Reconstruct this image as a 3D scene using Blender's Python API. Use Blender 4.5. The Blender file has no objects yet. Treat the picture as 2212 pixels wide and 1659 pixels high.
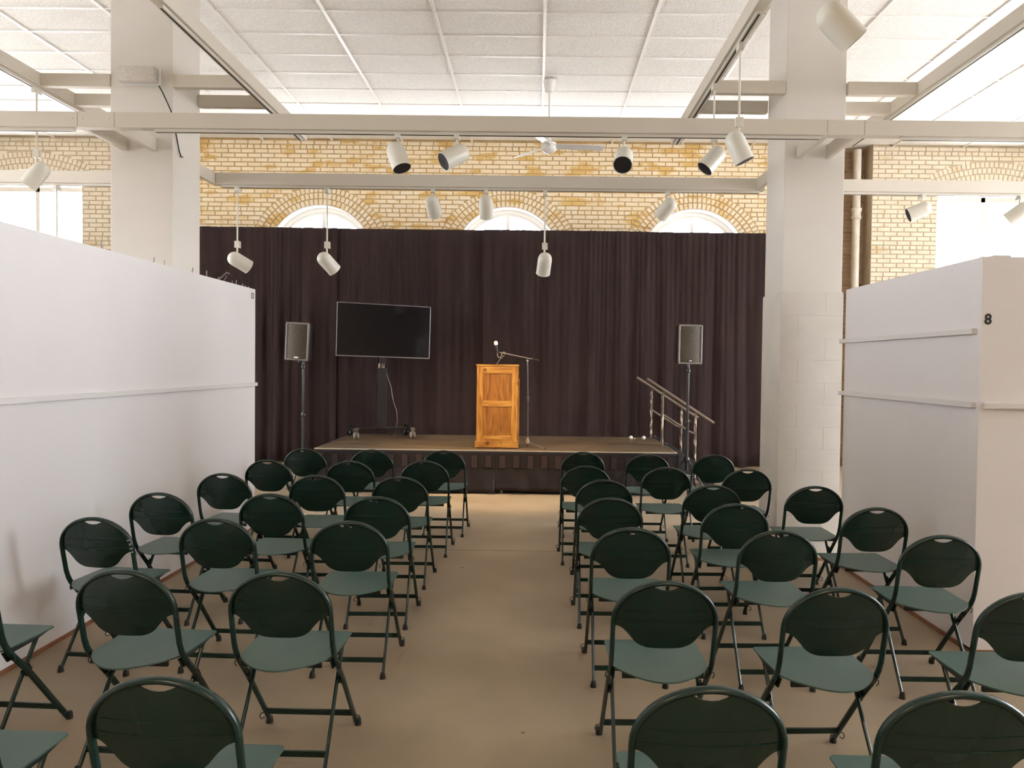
import bpy, bmesh, math, random
from mathutils import Vector, Matrix, Quaternion
random.seed(7)
PI = math.pi
scene = bpy.context.scene
C = scene.collection

# ------------------------------------------------------------------ camera
cam_d = bpy.data.cameras.new('camera')
cam = bpy.data.objects.new('camera', cam_d)
C.objects.link(cam)
cam_d.sensor_width = 36.0
cam_d.lens = 1660.0 / 2212.0 * 36.0
cam_d.shift_x = -45.0 / 2212.0
cam_d.clip_start = 0.05
cam.location = (0, 0, 1.75)
cam.rotation_mode = 'QUATERNION'
cam.rotation_quaternion = (Matrix.Rotation(math.radians(0.293), 3, 'Z')
                           @ Matrix.Rotation(PI / 2 - math.radians(1.436), 3, 'X')
                           @ Matrix.Rotation(0.0123, 3, 'Z')).to_quaternion()
scene.camera = cam

# ------------------------------------------------------------------ world and view
SKY = 21.0
world = bpy.data.worlds.new('overcast_sky')
scene.world = world
world.use_nodes = True
bg = world.node_tree.nodes['Background']
# white overcast above the horizon, dull ground below it
_wn = world.node_tree.nodes; _wl = world.node_tree.links
_tc = _wn.new('ShaderNodeTexCoord'); _sp = _wn.new('ShaderNodeSeparateXYZ'); _rp = _wn.new('ShaderNodeValToRGB'); _mr = _wn.new('ShaderNodeMapRange')
_mr.inputs[1].default_value = -0.06; _mr.inputs[2].default_value = 0.04
_rp.color_ramp.elements[0].color = (0.77, 0.77, 0.78, 1); _rp.color_ramp.elements[1].color = (0.92, 0.97, 1.03, 1)
_wl.new(_tc.outputs['Generated'], _sp.inputs[0]); _wl.new(_sp.outputs['Z'], _mr.inputs[0]); _wl.new(_mr.outputs[0], _rp.inputs[0]); _wl.new(_rp.outputs[0], bg.inputs[0])
bg.inputs[1].default_value = SKY
scene.view_settings.view_transform = 'Standard'
scene.view_settings.look = 'None'
scene.view_settings.exposure = 0.15
scene.view_settings.gamma = 1.0
scene.view_settings.use_curve_mapping = False
scene.cycles.max_bounces = 6
scene.cycles.diffuse_bounces = 4
scene.cycles.glossy_bounces = 3
scene.cycles.adaptive_threshold = 0.08
scene.cycles.adaptive_min_samples = 16
scene.cycles.use_light_tree = False
scene.cycles.transparent_max_bounces = 12
scene.cycles.sample_clamp_indirect = 6.0
scene.cycles.caustics_reflective = False
scene.cycles.caustics_refractive = False

def portal(loc, sx, sy, rot):
    """marks a window opening so that the sky outside is sampled through it"""
    d = bpy.data.lights.new('window_daylight', 'AREA')
    d.shape = 'RECTANGLE'; d.size = sx; d.size_y = sy
    d.cycles.is_portal = True
    o = bpy.data.objects.new('window_daylight', d)
    o.location = loc; o.rotation_euler = rot
    C.objects.link(o)

WARM = (1.0, 0.72, 0.40)
TUBE_W = 45.0
STAGE = 1.7            # scales the lit stage spotlights
def spot_light(loc, direction, energy, size=math.radians(62), blend=0.7):
    d = bpy.data.lights.new('spotlight_beam', 'SPOT')
    d.energy = energy * STAGE; d.color = WARM; d.spot_size = size; d.spot_blend = blend
    d.shadow_soft_size = 0.045
    o = bpy.data.objects.new('spotlight_beam', d)
    o.location = loc
    o.rotation_mode = 'QUATERNION'
    o.rotation_quaternion = Vector(direction).to_track_quat('-Z', 'Y')
    C.objects.link(o)

# ------------------------------------------------------------------ materials
def mat(name, col, rough=0.5, metal=0.0, col2=None, nscale=6.0, ndetail=4.0, nstretch=(1, 1, 1), nlo=0.35, nhi=0.65,
        bump=0.0, bscale=60.0, bstretch=(1, 1, 1), spec=0.5, coord='Object', emit=None, estr=0.0, sheen=0.0, coat=0.0, rough2=None):
    m = bpy.data.materials.new(name); m.use_nodes = True
    nt = m.node_tree; N = nt.nodes; L = nt.links
    p = N['Principled BSDF']
    p.inputs['Base Color'].default_value = (*col, 1)
    p.inputs['Roughness'].default_value = rough
    p.inputs['Metallic'].default_value = metal
    p.inputs['Specular IOR Level'].default_value = spec
    if sheen: p.inputs['Sheen Weight'].default_value = sheen
    if coat:
        p.inputs['Coat Weight'].default_value = coat; p.inputs['Coat Roughness'].default_value = 0.15
    if emit:
        p.inputs['Emission Color'].default_value = (*emit, 1); p.inputs['Emission Strength'].default_value = estr
    tc = N.new('ShaderNodeTexCoord') if coord == 'Object' else N.new('ShaderNodeNewGeometry')
    src = tc.outputs['Object'] if coord == 'Object' else tc.outputs['Position']
    def noise(scale, detail, stretch):
        mp = N.new('ShaderNodeMapping'); mp.inputs['Scale'].default_value = stretch
        L.new(src, mp.inputs['Vector'])
        n = N.new('ShaderNodeTexNoise'); n.inputs['Scale'].default_value = scale; n.inputs['Detail'].default_value = detail
        L.new(mp.outputs[0], n.inputs['Vector'])
        return n
    if col2 is not None:
        n = noise(nscale, ndetail, nstretch)
        r = N.new('ShaderNodeValToRGB')
        r.color_ramp.elements[0].position = nlo; r.color_ramp.elements[0].color = (*col, 1)
        r.color_ramp.elements[1].position = nhi; r.color_ramp.elements[1].color = (*col2, 1)
        L.new(n.outputs['Fac'], r.inputs[0]); L.new(r.outputs[0], p.inputs['Base Color'])
        if rough2 is not None:
            mr = N.new('ShaderNodeMapRange')
            mr.inputs[3].default_value = rough; mr.inputs[4].default_value = rough2
            L.new(n.outputs['Fac'], mr.inputs[0]); L.new(mr.outputs[0], p.inputs['Roughness'])
    if bump:
        n = noise(bscale, 3.0, bstretch)
        b = N.new('ShaderNodeBump'); b.inputs['Strength'].default_value = bump; b.inputs['Distance'].default_value = 0.01
        L.new(n.outputs['Fac'], b.inputs['Height']); L.new(b.outputs[0], p.inputs['Normal'])
    return m

def brick_mat(name, c1, c2, c3, patch=(0.55, 0.62)):
    """whitewashed brick: cream paint with ochre patches where the paint has worn away"""
    m = bpy.data.materials.new(name); m.use_nodes = True
    nt = m.node_tree; N = nt.nodes; L = nt.links
    p = N['Principled BSDF']; p.inputs['Roughness'].default_value = 0.75
    g = N.new('ShaderNodeNewGeometry')
    def noise(scale, detail, sc=(1, 1, 1)):
        mp = N.new('ShaderNodeMapping'); mp.inputs['Scale'].default_value = sc
        L.new(g.outputs['Position'], mp.inputs[0])
        n = N.new('ShaderNodeTexNoise'); n.inputs['Scale'].default_value = scale; n.inputs['Detail'].default_value = detail
        L.new(mp.outputs[0], n.inputs[0]); return n
    a = noise(3.2, 2, (1, 1, 2.2)); r = N.new('ShaderNodeValToRGB')
    r.color_ramp.elements[0].position = 0.35; r.color_ramp.elements[0].color = (*c1, 1)
    r.color_ramp.elements[1].position = 0.68; r.color_ramp.elements[1].color = (*c2, 1)
    L.new(a.outputs['Fac'], r.inputs[0])
    b = noise(2.1, 5, (1, 1, 2.6)); r2 = N.new('ShaderNodeValToRGB')
    r2.color_ramp.elements[0].position = patch[0]; r2.color_ramp.elements[1].position = patch[1]
    L.new(b.outputs['Fac'], r2.inputs[0])
    mx = N.new('ShaderNodeMix'); mx.data_type = 'RGBA'
    L.new(r2.outputs[0], mx.inputs[0]); L.new(r.outputs[0], mx.inputs[6]); mx.inputs[7].default_value = (*c3, 1)
    L.new(mx.outputs[2], p.inputs['Base Color'])
    n = noise(55, 3); bp = N.new('ShaderNodeBump'); bp.inputs['Strength'].default_value = 0.35; bp.inputs['Distance'].default_value = 0.01
    L.new(n.outputs['Fac'], bp.inputs['Height']); L.new(bp.outputs[0], p.inputs['Normal'])
    return m

def wood_mat(name, c1, c2, c3, axis='Z', rough=0.3):
    m = bpy.data.materials.new(name); m.use_nodes = True
    nt = m.node_tree; N = nt.nodes; L = nt.links
    p = N['Principled BSDF']; p.inputs['Roughness'].default_value = rough
    tc = N.new('ShaderNodeTexCoord'); mp = N.new('ShaderNodeMapping')
    mp.inputs['Scale'].default_value = (14, 14, 1.3) if axis == 'Z' else (1.3, 14, 14)
    L.new(tc.outputs['Object'], mp.inputs[0])
    n = N.new('ShaderNodeTexNoise'); n.inputs['Scale'].default_value = 1.6; n.inputs['Detail'].default_value = 6; n.inputs['Distortion'].default_value = 1.2
    L.new(mp.outputs[0], n.inputs[0])
    r = N.new('ShaderNodeValToRGB'); e = r.color_ramp.elements
    e[0].position = 0.3; e[0].color = (*c1, 1); e[1].position = 0.7; e[1].color = (*c3, 1)
    k = e.new(0.5); k.color = (*c2, 1)
    L.new(n.outputs['Fac'], r.inputs[0])
    # dark knots
    v = N.new('ShaderNodeTexVoronoi'); v.inputs['Scale'].default_value = 4.5
    L.new(tc.outputs['Object'], v.inputs[0])
    r2 = N.new('ShaderNodeValToRGB'); r2.color_ramp.elements[0].position = 0.05; r2.color_ramp.elements[0].color = (1, 1, 1, 1)
    r2.color_ramp.elements[1].position = 0.16; r2.color_ramp.elements[1].color = (0, 0, 0, 1)
    L.new(v.outputs['Distance'], r2.inputs[0])
    mx = N.new('ShaderNodeMix'); mx.data_type = 'RGBA'
    L.new(r2.outputs[0], mx.inputs[0]); L.new(r.outputs[0], mx.inputs[6]); mx.inputs[7].default_value = (c1[0] * .45, c1[1] * .4, c1[2] * .4, 1)
    L.new(mx.outputs[2], p.inputs['Base Color'])
    return m

M = {}
M['floor'] = mat('sealed_concrete', (0.285, 0.219, 0.147), 0.42, col2=(0.362, 0.281, 0.194), nscale=1.3, ndetail=8, bump=0.04, bscale=9, coord='World', rough2=0.6)
M['gap'] = mat('dark_joint', (0.09, 0.06, 0.045), 0.9)
M['tile'] = mat('fissured_ceiling_tile', (0.84, 0.83, 0.805), 0.8, col2=(0.93, 0.92, 0.895), nscale=45, ndetail=3, nstretch=(1, 1, 1), nlo=0.38, nhi=0.6, bump=0.9, bscale=55, coord='World', spec=0.15)
M['tbar'] = mat('white_grid_metal', (0.90, 0.89, 0.87), 0.35)
M['plain'] = mat('off_white_plaster', (0.74, 0.71, 0.67), 0.8)
M['rear'] = mat('tan_plaster', (0.46, 0.37, 0.28), 0.8)
M['column'] = mat('cream_column_paint', (0.74, 0.70, 0.645), 0.55, col2=(0.78, 0.745, 0.70), nscale=1.2, bump=0.05, bscale=14)
M['block'] = mat('painted_concrete_block', (0.70, 0.665, 0.61), 0.6, col2=(0.76, 0.72, 0.67), nscale=3, bump=0.12, bscale=40)
M['partition'] = mat('white_partition_paint', (0.83, 0.795, 0.80), 0.6, col2=(0.86, 0.83, 0.83), nscale=0.9)
M['rail'] = mat('white_rail_paint', (0.80, 0.77, 0.76), 0.5)
M['basewood'] = mat('reddish_base_board', (0.20, 0.075, 0.035), 0.6, col2=(0.28, 0.12, 0.06), nscale=8)
M['beam'] = mat('cream_metal_paint', (0.66, 0.61, 0.53), 0.45)
M['track'] = mat('track_enamel', (0.72, 0.69, 0.62), 0.35)
M['slot'] = mat('track_slot_black', (0.012, 0.01, 0.01), 0.6)
M['can'] = mat('off_white_lamp_enamel', (0.74, 0.72, 0.64), 0.3)
M['baffle'] = mat('black_baffle', (0.012, 0.01, 0.012), 0.7)
M['lens_off'] = mat('unlit_lamp_glass', (0.10, 0.09, 0.09), 0.15)
M['lens_on'] = mat('lit_lamp_glass', (0.9, 0.8, 0.6), 0.3, emit=(1.0, 0.75, 0.45), estr=12.0)
M['fan'] = mat('white_fan_enamel', (0.82, 0.81, 0.80), 0.25)
M['brick'] = brick_mat('whitewashed_brick_lamplit', (0.80, 0.66, 0.44), (0.86, 0.76, 0.58), (0.66, 0.44, 0.15))  # centre bay: yellow of the warm lamplight is put into the brick colour
M['brick_side'] = brick_mat('pale_painted_brick', (0.70, 0.61, 0.46), (0.78, 0.70, 0.56), (0.60, 0.47, 0.28), (0.62, 0.74))  # side bays: same painted brick without the lamplight tint
M['brick_dark'] = brick_mat('dark_brown_brick', (0.36, 0.25, 0.16), (0.44, 0.32, 0.22), (0.28, 0.18, 0.11))  # darker brown brick for the back of the chase
M['mortar'] = mat('ochre_mortar', (0.42, 0.27, 0.115), 0.9, col2=(0.52, 0.36, 0.17), nscale=5, coord='World', bump=0.3, bscale=50)
M['mortar_side'] = mat('grey_tan_mortar', (0.42, 0.33, 0.22), 0.9, col2=(0.50, 0.40, 0.28), nscale=5, coord='World')
M['winframe'] = mat('white_window_frame', (0.84, 0.82, 0.77), 0.45)
M['pipe'] = mat('cream_iron_pipe', (0.62, 0.56, 0.46), 0.5, col2=(0.70, 0.65, 0.56), nscale=7)
M['curtain'] = mat('black_drape_cloth', (0.027, 0.0160, 0.0150), 0.9, col2=(0.036, 0.0215, 0.0195), nscale=2.0, nstretch=(3, 3, .4), sheen=0.04, spec=0.12)
M['skirt'] = mat('black_satin_skirt', (0.010, 0.0062, 0.0058), 0.55, bump=0.25, bscale=9, spec=0.25)
M['tab'] = mat('brown_black_skirt_tab', (0.022, 0.0132, 0.0118), 0.55, spec=0.25)
M['deck'] = mat('scuffed_stage_board', (0.060, 0.038, 0.022), 0.5, col2=(0.22, 0.15, 0.085), nscale=2.4, ndetail=9, nstretch=(.6, 5, 1), nlo=0.35, nhi=0.78)
M['alu'] = mat('aluminium_edge', (0.75, 0.68, 0.58), 0.35, metal=0.9)
M['steel'] = mat('dull_steel', (0.35, 0.33, 0.31), 0.4, metal=0.8)
M['pole'] = mat('dark_pole_enamel', (0.045, 0.043, 0.045), 0.22, metal=0.3)
M['rail_metal'] = mat('worn_handrail_metal', (0.145, 0.11, 0.08), 0.45, metal=0.35)
M['post_metal'] = mat('scuffed_post_metal', (0.10, 0.075, 0.055), 0.4, metal=0.5, col2=(0.55, 0.47, 0.36), nscale=24, nstretch=(1, 1, .35), nlo=0.5, nhi=0.58)
M['chair'] = mat('dark_green_chair_paint', (0.0040, 0.0235, 0.0190), 0.27, col2=(0.0052, 0.027, 0.022), nscale=5, spec=0.5)
M['seat'] = mat('chair_green_with_reflection', (0.052, 0.100, 0.087), 0.42, col2=(0.062, 0.112, 0.098), nscale=4, spec=0.5)  # lighter copy of the chair green; window and ceiling reflection put into the colour
M['chair_steel'] = mat('dark_chair_steel', (0.011, 0.018, 0.016), 0.4, metal=0.2)
M['rubber'] = mat('black_rubber', (0.012, 0.011, 0.011), 0.6)
M['chrome'] = mat('chrome', (0.75, 0.72, 0.68), 0.18, metal=1.0)
M['black'] = mat('satin_black', (0.012, 0.011, 0.012), 0.4)
M['black_metal'] = mat('black_enamel', (0.02, 0.02, 0.022), 0.3)
M['screen'] = mat('tv_glass', (0.004, 0.004, 0.006), 0.08)
M['bezel'] = mat('brushed_bezel', (0.30, 0.29, 0.31), 0.3, metal=0.9)
M['grille'] = mat('perforated_speaker_grille', (0.022, 0.016, 0.010), 0.5, metal=0.4, col2=(0.075, 0.056, 0.034), nscale=160, ndetail=1, nlo=0.45, nhi=0.55)
M['cab'] = mat('speaker_cabinet_edge', (0.16, 0.14, 0.13), 0.35, metal=0.5)
M['badge'] = mat('silver_badge', (0.8, 0.8, 0.8), 0.3)
M['wood_v'] = wood_mat('honey_pine', (0.135, 0.050, 0.009), (0.26, 0.115, 0.022), (0.40, 0.205, 0.046), 'Z')
M['wood_h'] = wood_mat('honey_pine_crossgrain', (0.145, 0.055, 0.010), (0.28, 0.128, 0.025), (0.42, 0.22, 0.050), 'X')
M['wood_p'] = wood_mat('reddish_pine_panel', (0.10, 0.034, 0.007), (0.19, 0.074, 0.014), (0.27, 0.120, 0.025), 'Z')
M['foam'] = mat('pale_foam', (0.85, 0.80, 0.66), 0.8)
M['white'] = mat('white_plastic', (0.82, 0.82, 0.80), 0.4)
M['ivory'] = mat('grey_caster_plastic', (0.20, 0.17, 0.15), 0.5)
M['yellow'] = mat('yellow_plastic', (0.65, 0.55, 0.03), 0.4)
M['cable'] = mat('black_cable', (0.01, 0.01, 0.01), 0.45)
M['greycable'] = mat('grey_cable', (0.30, 0.27, 0.24), 0.5)
M['ink'] = mat('black_print', (0.01, 0.01, 0.01), 0.6)
M['stencil'] = mat('white_stencil', (0.75, 0.78, 0.74), 0.6)
M['nail'] = mat('nail_steel', (0.20, 0.18, 0.17), 0.4, metal=0.6)
M['batt'] = mat('clear_ribbed_lens', (0.62, 0.57, 0.52), 0.12, col2=(0.75, 0.71, 0.66), nscale=40, nstretch=(1, 1, 4), bump=0.4, bscale=70, bstretch=(1, 1, 5))
M['lens_on'].cycles.emission_sampling = 'NONE'
# window glass: clear, lets the daylight through
gm = bpy.data.materials.new('clear_glass'); gm.use_nodes = True
_n = gm.node_tree.nodes; _l = gm.node_tree.links
_n.remove(_n['Principled BSDF'])
_t = _n.new('ShaderNodeBsdfTransparent'); _g = _n.new('ShaderNodeBsdfGlossy'); _g.inputs['Roughness'].default_value = 0.02
_f = _n.new('ShaderNodeMixShader'); _f.inputs[0].default_value = 0.04
_l.new(_t.outputs[0], _f.inputs[1]); _l.new(_g.outputs[0], _f.inputs[2]); _l.new(_f.outputs[0], _n['Material Output'].inputs[0])
M['glass'] = gm

# ------------------------------------------------------------------ mesh builder
class MB:
    def __init__(self): self.v = []; self.f = []
    def add(self, vs, fs):
        o = len(self.v); self.v += [tuple(p) for p in vs]; self.f += [tuple(i + o for i in f) for f in fs]; return self
    def box(self, x0, x1, y0, y1, z0, z1):
        vs = [(x, y, z) for z in (z0, z1) for y in (y0, y1) for x in (x0, x1)]
        return self.add(vs, [(0, 2, 3, 1), (4, 5, 7, 6), (0, 1, 5, 4), (2, 6, 7, 3), (0, 4, 6, 2), (1, 3, 7, 5)])
    def cbox(self, c, s):
        return self.box(c[0] - s[0] / 2, c[0] + s[0] / 2, c[1] - s[1] / 2, c[1] + s[1] / 2, c[2] - s[2] / 2, c[2] + s[2] / 2)
    def bevbox(self, x0, x1, y0, y1, z0, z1, b):
        """box with chamfered edges"""
        bm = bmesh.new()
        vs = [bm.verts.new((x, y, z)) for z in (z0, z1) for y in (y0, y1) for x in (x0, x1)]
        for f in [(0, 2, 3, 1), (4, 5, 7, 6), (0, 1, 5, 4), (2, 6, 7, 3), (0, 4, 6, 2), (1, 3, 7, 5)]: bm.faces.new([vs[i] for i in f])
        bmesh.ops.bevel(bm, geom=list(bm.edges), offset=b, segments=2, profile=0.6, affect='EDGES')
        bm.verts.index_update()
        self.add([v.co for v in bm.verts], [[v.index for v in f.verts] for f in bm.faces]); bm.free(); return self
    def tube(self, pts, r, seg=10, r2=None, n0=None, caps=True):
        """sweep of a round or oval section along a path"""
        P = [Vector(p) for p in pts]; n = len(P)
        T = []
        for i in range(n):
            a = P[max(i - 1, 0)]; b = P[min(i + 1, n - 1)]; T.append((b - a).normalized())
        N = Vector(n0) if n0 else (Vector((1, 0, 0)) if abs(T[0].x) < 0.8 else Vector((0, 0, 1)))
        N = (N - T[0] * N.dot(T[0])).normalized()
        o = len(self.v)
        for i in range(n):
            if i: 
                q = T[i - 1].rotation_difference(T[i]); N = q @ N; N = (N - T[i] * N.dot(T[i])).normalized()
            B = T[i].cross(N)
            rr = r[i] if isinstance(r, (list, tuple)) else r
            rb = r2 if r2 else rr
            for k in range(seg):
                a = 2 * PI * k / seg
                p = P[i] + N * (rr * math.cos(a)) + B * (rb * math.sin(a)); self.v.append(tuple(p))
        for i in range(n - 1):
            for k in range(seg):
                a = o + i * seg + k; b = o + i * seg + (k + 1) % seg
                self.f.append((a, b, b + seg, a + seg))
        if caps:
            self.f.append(tuple(o + k for k in reversed(range(seg)))); self.f.append(tuple(o + (n - 1) * seg + k for k in range(seg)))
        return self
    def lathe(self, prof, origin=(0, 0, 0), axis=(0, 0, 1), seg=20):
        """prof: list of (radius, distance along axis)"""
        A = Vector(axis).normalized(); q = Vector((0, 0, 1)).rotation_difference(A); O = Vector(origin)
        o = len(self.v); n = len(prof)
        for (r, h) in prof:
            for k in range(seg):
                a = 2 * PI * k / seg
                self.v.append(tuple(O + q @ Vector((r * math.cos(a), r * math.sin(a), h))))
        for i in range(n - 1):
            for k in range(seg):
                a = o + i * seg + k; b = o + i * seg + (k + 1) % seg
                self.f.append((a, b, b + seg, a + seg))
        if prof[0][0] > 1e-6: self.f.append(tuple(o + k for k in reversed(range(seg))))
        if prof[-1][0] > 1e-6: self.f.append(tuple(o + (n - 1) * seg + k for k in range(seg)))
        return self
    def prism(self, poly, d, axis='y', a0=0.0):
        """poly in the plane perpendicular to axis; extruded from a0 to a0+d"""
        n = len(poly)
        def pt(p, a): return (p[0], a, p[1]) if axis == 'y' else ((a, p[0], p[1]) if axis == 'x' else (p[0], p[1], a))
        vs = [pt(p, a0) for p in poly] + [pt(p, a0 + d) for p in poly]
        fs = [tuple(range(n)), tuple(range(2 * n - 1, n - 1, -1))]
        for i in range(n):
            j = (i + 1) % n; fs.append((i, i + n, j + n, j))
        return self.add(vs, fs)
    def mesh(self, name, material, smooth=False):
        me = bpy.data.meshes.new(name); me.from_pydata(self.v, [], self.f)
        bm = bmesh.new(); bm.from_mesh(me); bmesh.ops.recalc_face_normals(bm, faces=bm.faces[:]); bm.to_mesh(me); bm.free()
        me.materials.append(M[material] if isinstance(material, str) else material)
        if smooth:
            me.polygons.foreach_set('use_smooth', [True] * len(me.polygons)); me.set_sharp_from_angle(angle=math.radians(35))
        me.update(); return me
    def obj(self, name, material, parent=None, smooth=False, loc=None):
        o = bpy.data.objects.new(name, self.mesh(name, material, smooth)); C.objects.link(o)
        if parent is not None: o.parent = parent
        if loc: o.location = loc
        return o

def tag(o, label=None, cat=None, group=None, kind=None):
    if label: o['label'] = label
    if cat: o['category'] = cat
    if group: o['group'] = group
    if kind: o['kind'] = kind
    return o
def thing(name, label, cat, loc=(0, 0, 0), rz=0.0, group=None):
    o = bpy.data.objects.new(name, None); C.objects.link(o)
    o.empty_display_size = 0.1
    o.location = loc; o.rotation_euler = (0, 0, rz)
    return tag(o, label, cat, group)
def struct(o): o['kind'] = 'structure'; return o
def copy_tree(o, parent=None):
    c = o.copy(); C.objects.link(c); c.parent = parent
    for ch in o.children: copy_tree(ch, c)
    return c
def text_mesh(body, size, material, name, parent, loc, rot, extrude=0.0006, align='CENTER', sx=1.0, bold=0.0):
    cu = bpy.data.curves.new('lettering', 'FONT'); cu.body = body; cu.size = size; cu.extrude = extrude; cu.offset = size * bold
    cu.align_x = align; cu.align_y = 'CENTER'
    tmp = bpy.data.objects.new('lettering', cu); C.objects.link(tmp)
    dg = bpy.context.evaluated_depsgraph_get()
    me = bpy.data.meshes.new_from_object(tmp.evaluated_get(dg)); 
    bpy.data.objects.remove(tmp); bpy.data.curves.remove(cu)
    me.materials.clear(); me.materials.append(M[material])
    o = bpy.data.objects.new(name, me); C.objects.link(o); o.parent = parent
    o.location = loc; o.rotation_euler = rot; o.scale = (sx, 1, 1)
    return o

# ================================================================== THE ROOM
XL, XR, YB, YF, ZC = -11.0, 10.4, -7.0, 13.5, 5.62
# floor: two pours of concrete with an open joint between them
fl = MB()
fl.box(XL - .3, XR + .3, YB - .3, YF + .6, -0.12, -0.012)
fl.box(XL - .3, XR + .3, YB - .3, 7.174, -0.012, 0.0)
fl.box(XL - .3, XR + .3, 7.188, YF + .6, -0.012, 0.0)
struct(fl.obj('floor', 'floor'))

# ceiling: suspended 2x4 ft tiles on a white grid
cb = MB(); cb.box(XL - .3, XR + .3, YB - .3, YF + .6, 5.66, 5.78)
ceiling = struct(cb.obj('ceiling', 'plain'))
GX, GY = 1.22, 0.6095
x_lines = [0.04 + GX * k for k in range(-9, 9)]
y_lines = [8.553 + GY * k for k in range(-25, 8)]
tile_me = MB().bevbox(-GX / 2 + .006, GX / 2 - .006, -GY / 2 + .006, GY / 2 - .006, 0.0, 0.016, 0.0025).mesh('ceiling_tile', 'tile')
rest = MB()
for i in range(len(x_lines) - 1):
    for j in range(len(y_lines)):
        xc = x_lines[i] + GX / 2; yc = y_lines[j] + GY / 2
        if y_lines[j] > 6.6:
            o = bpy.data.objects.new('ceiling_tile', tile_me); C.objects.link(o); o.parent = ceiling
            o.location = (xc, yc, ZC + 0.010 + random.uniform(-.0015, .0015))
        else:
            rest.box(xc - GX / 2 + .006, xc + GX / 2 - .006, yc - GY / 2 + .006, yc + GY / 2 - .006, ZC + .004, ZC + .02)
tag(rest.obj('ceiling_tiles_overhead', 'tile', ceiling), kind='stuff')
for x in x_lines:
    MB().box(x - .016, x + .016, YB, YF, ZC - .006, ZC + .02).obj('main_tee', 'tbar', ceiling)
for y in y_lines:
    MB().box(x_lines[0], x_lines[-1], y - .009, y + .009, ZC - .003, ZC + .018).obj('cross_tee', 'tbar', ceiling)

# ------------------------------------------------ brick back wall
COURSE, BL, JT = 0.0778, 0.2315, 0.0105
ARCH_C = [(-3.82, 3.56), (-0.545, 3.56), (2.72, 3.56)]
R_IN, R_OUT = 0.94, 1.262
SIDE_W = {'l': -8.93, 'r': 7.86}
S_HALF, S_SPRING, S_RISE = 0.925, 4.86, 0.20         # segmental heads of the side windows
S_R = (S_HALF ** 2 + S_RISE ** 2) / (2 * S_RISE); S_ZC = S_SPRING + S_RISE - S_R
S_RO = S_R + 0.315

def cut(iv, a, b):
    out = []
    for (p, q) in iv:
        if b <= p or a >= q: out.append((p, q)); continue
        if a > p: out.append((p, a))
        if b < q: out.append((b, q))
    return out
def frustum_brick(mb, x0, x1, z0, z1, yf, proud=.009, ch=.005):
    """one brick lying in the wall face: back edge at yf, chamfered front proud of the mortar"""
    j = random.uniform(-.002, .002); y = yf - proud + j
    jx = [random.uniform(-.002, .002) for _ in range(4)]
    vs = [(x0, yf + .01, z0), (x1, yf + .01, z0), (x1, yf + .01, z1), (x0, yf + .01, z1),
          (x0 + ch + jx[0], y, z0 + ch), (x1 - ch + jx[1], y, z0 + ch), (x1 - ch + jx[2], y, z1 - ch), (x0 + ch + jx[3], y, z1 - ch)]
    mb.add(vs, [(4, 5, 6, 7), (0, 1, 5, 4), (1, 2, 6, 5), (2, 3, 7, 6), (3, 0, 4, 7)])

def wall_bricks(parent, xa, xb, zlo, ztop, yf, mat_b, arches=(), segs=(), zsee=0.0, xsee=(-99, 99), cap=300):
    """running bond with a header course every sixth; bricks round the openings are trimmed"""
    single = []; rest = MB()
    n = int((ztop - zlo) / COURSE)
    for k in range(n):
        z1 = ztop - k * COURSE - JT * .5; z0 = z1 - COURSE + JT; zm = (z0 + z1) / 2
        header = (k % 7 == 1)
        L_ = BL / 2 if header else BL
        off = {0: 0, 1: .06, 2: .5, 3: 0, 4: .5, 5: 0.02, 6: .52}[k % 7] * BL
        x = math.floor(xa / BL) * BL - off
        while x < xb:
            a = x + JT / 2 + random.uniform(-.004, .004); b = x + L_ - JT / 2 + random.uniform(-.004, .004)
            x += L_
            iv = [(max(a, xa), min(b, xb))]
            if iv[0][1] - iv[0][0] < .02: continue
            for (cx, cz) in arches:
                if zm > cz - .02:
                    d = R_OUT ** 2 - (zm - cz) ** 2
                    h = math.sqrt(d) + .006 if d > 0 else 0
                else: h = R_IN + .006
                if h: iv = cut(iv, cx - h, cx + h)
            for cx in segs:
                if zm < S_SPRING - .01: h = S_HALF + .004
                else:
                    d = S_RO ** 2 - (zm - S_ZC) ** 2
                    h = min(math.sqrt(d), S_HALF + .10) + .006 if d > 0 else 0
                if h: iv = cut(iv, cx - h, cx + h)
            for (p, q) in iv:
                if q - p < .025: continue
                if z0 > zsee and xsee[0] < p < xsee[1] and len(single) < cap: single.append((p, q, z0, z1))
                else: frustum_brick(rest, p, q, z0, z1, yf)
    for (p, q, z0, z1) in single:
        mb = MB(); frustum_brick(mb, p, q, z0, z1, yf); mb.obj('brick', mat_b, parent)
    if rest.v: tag(rest.obj('far_brickwork', mat_b, parent), kind='stuff')

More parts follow.
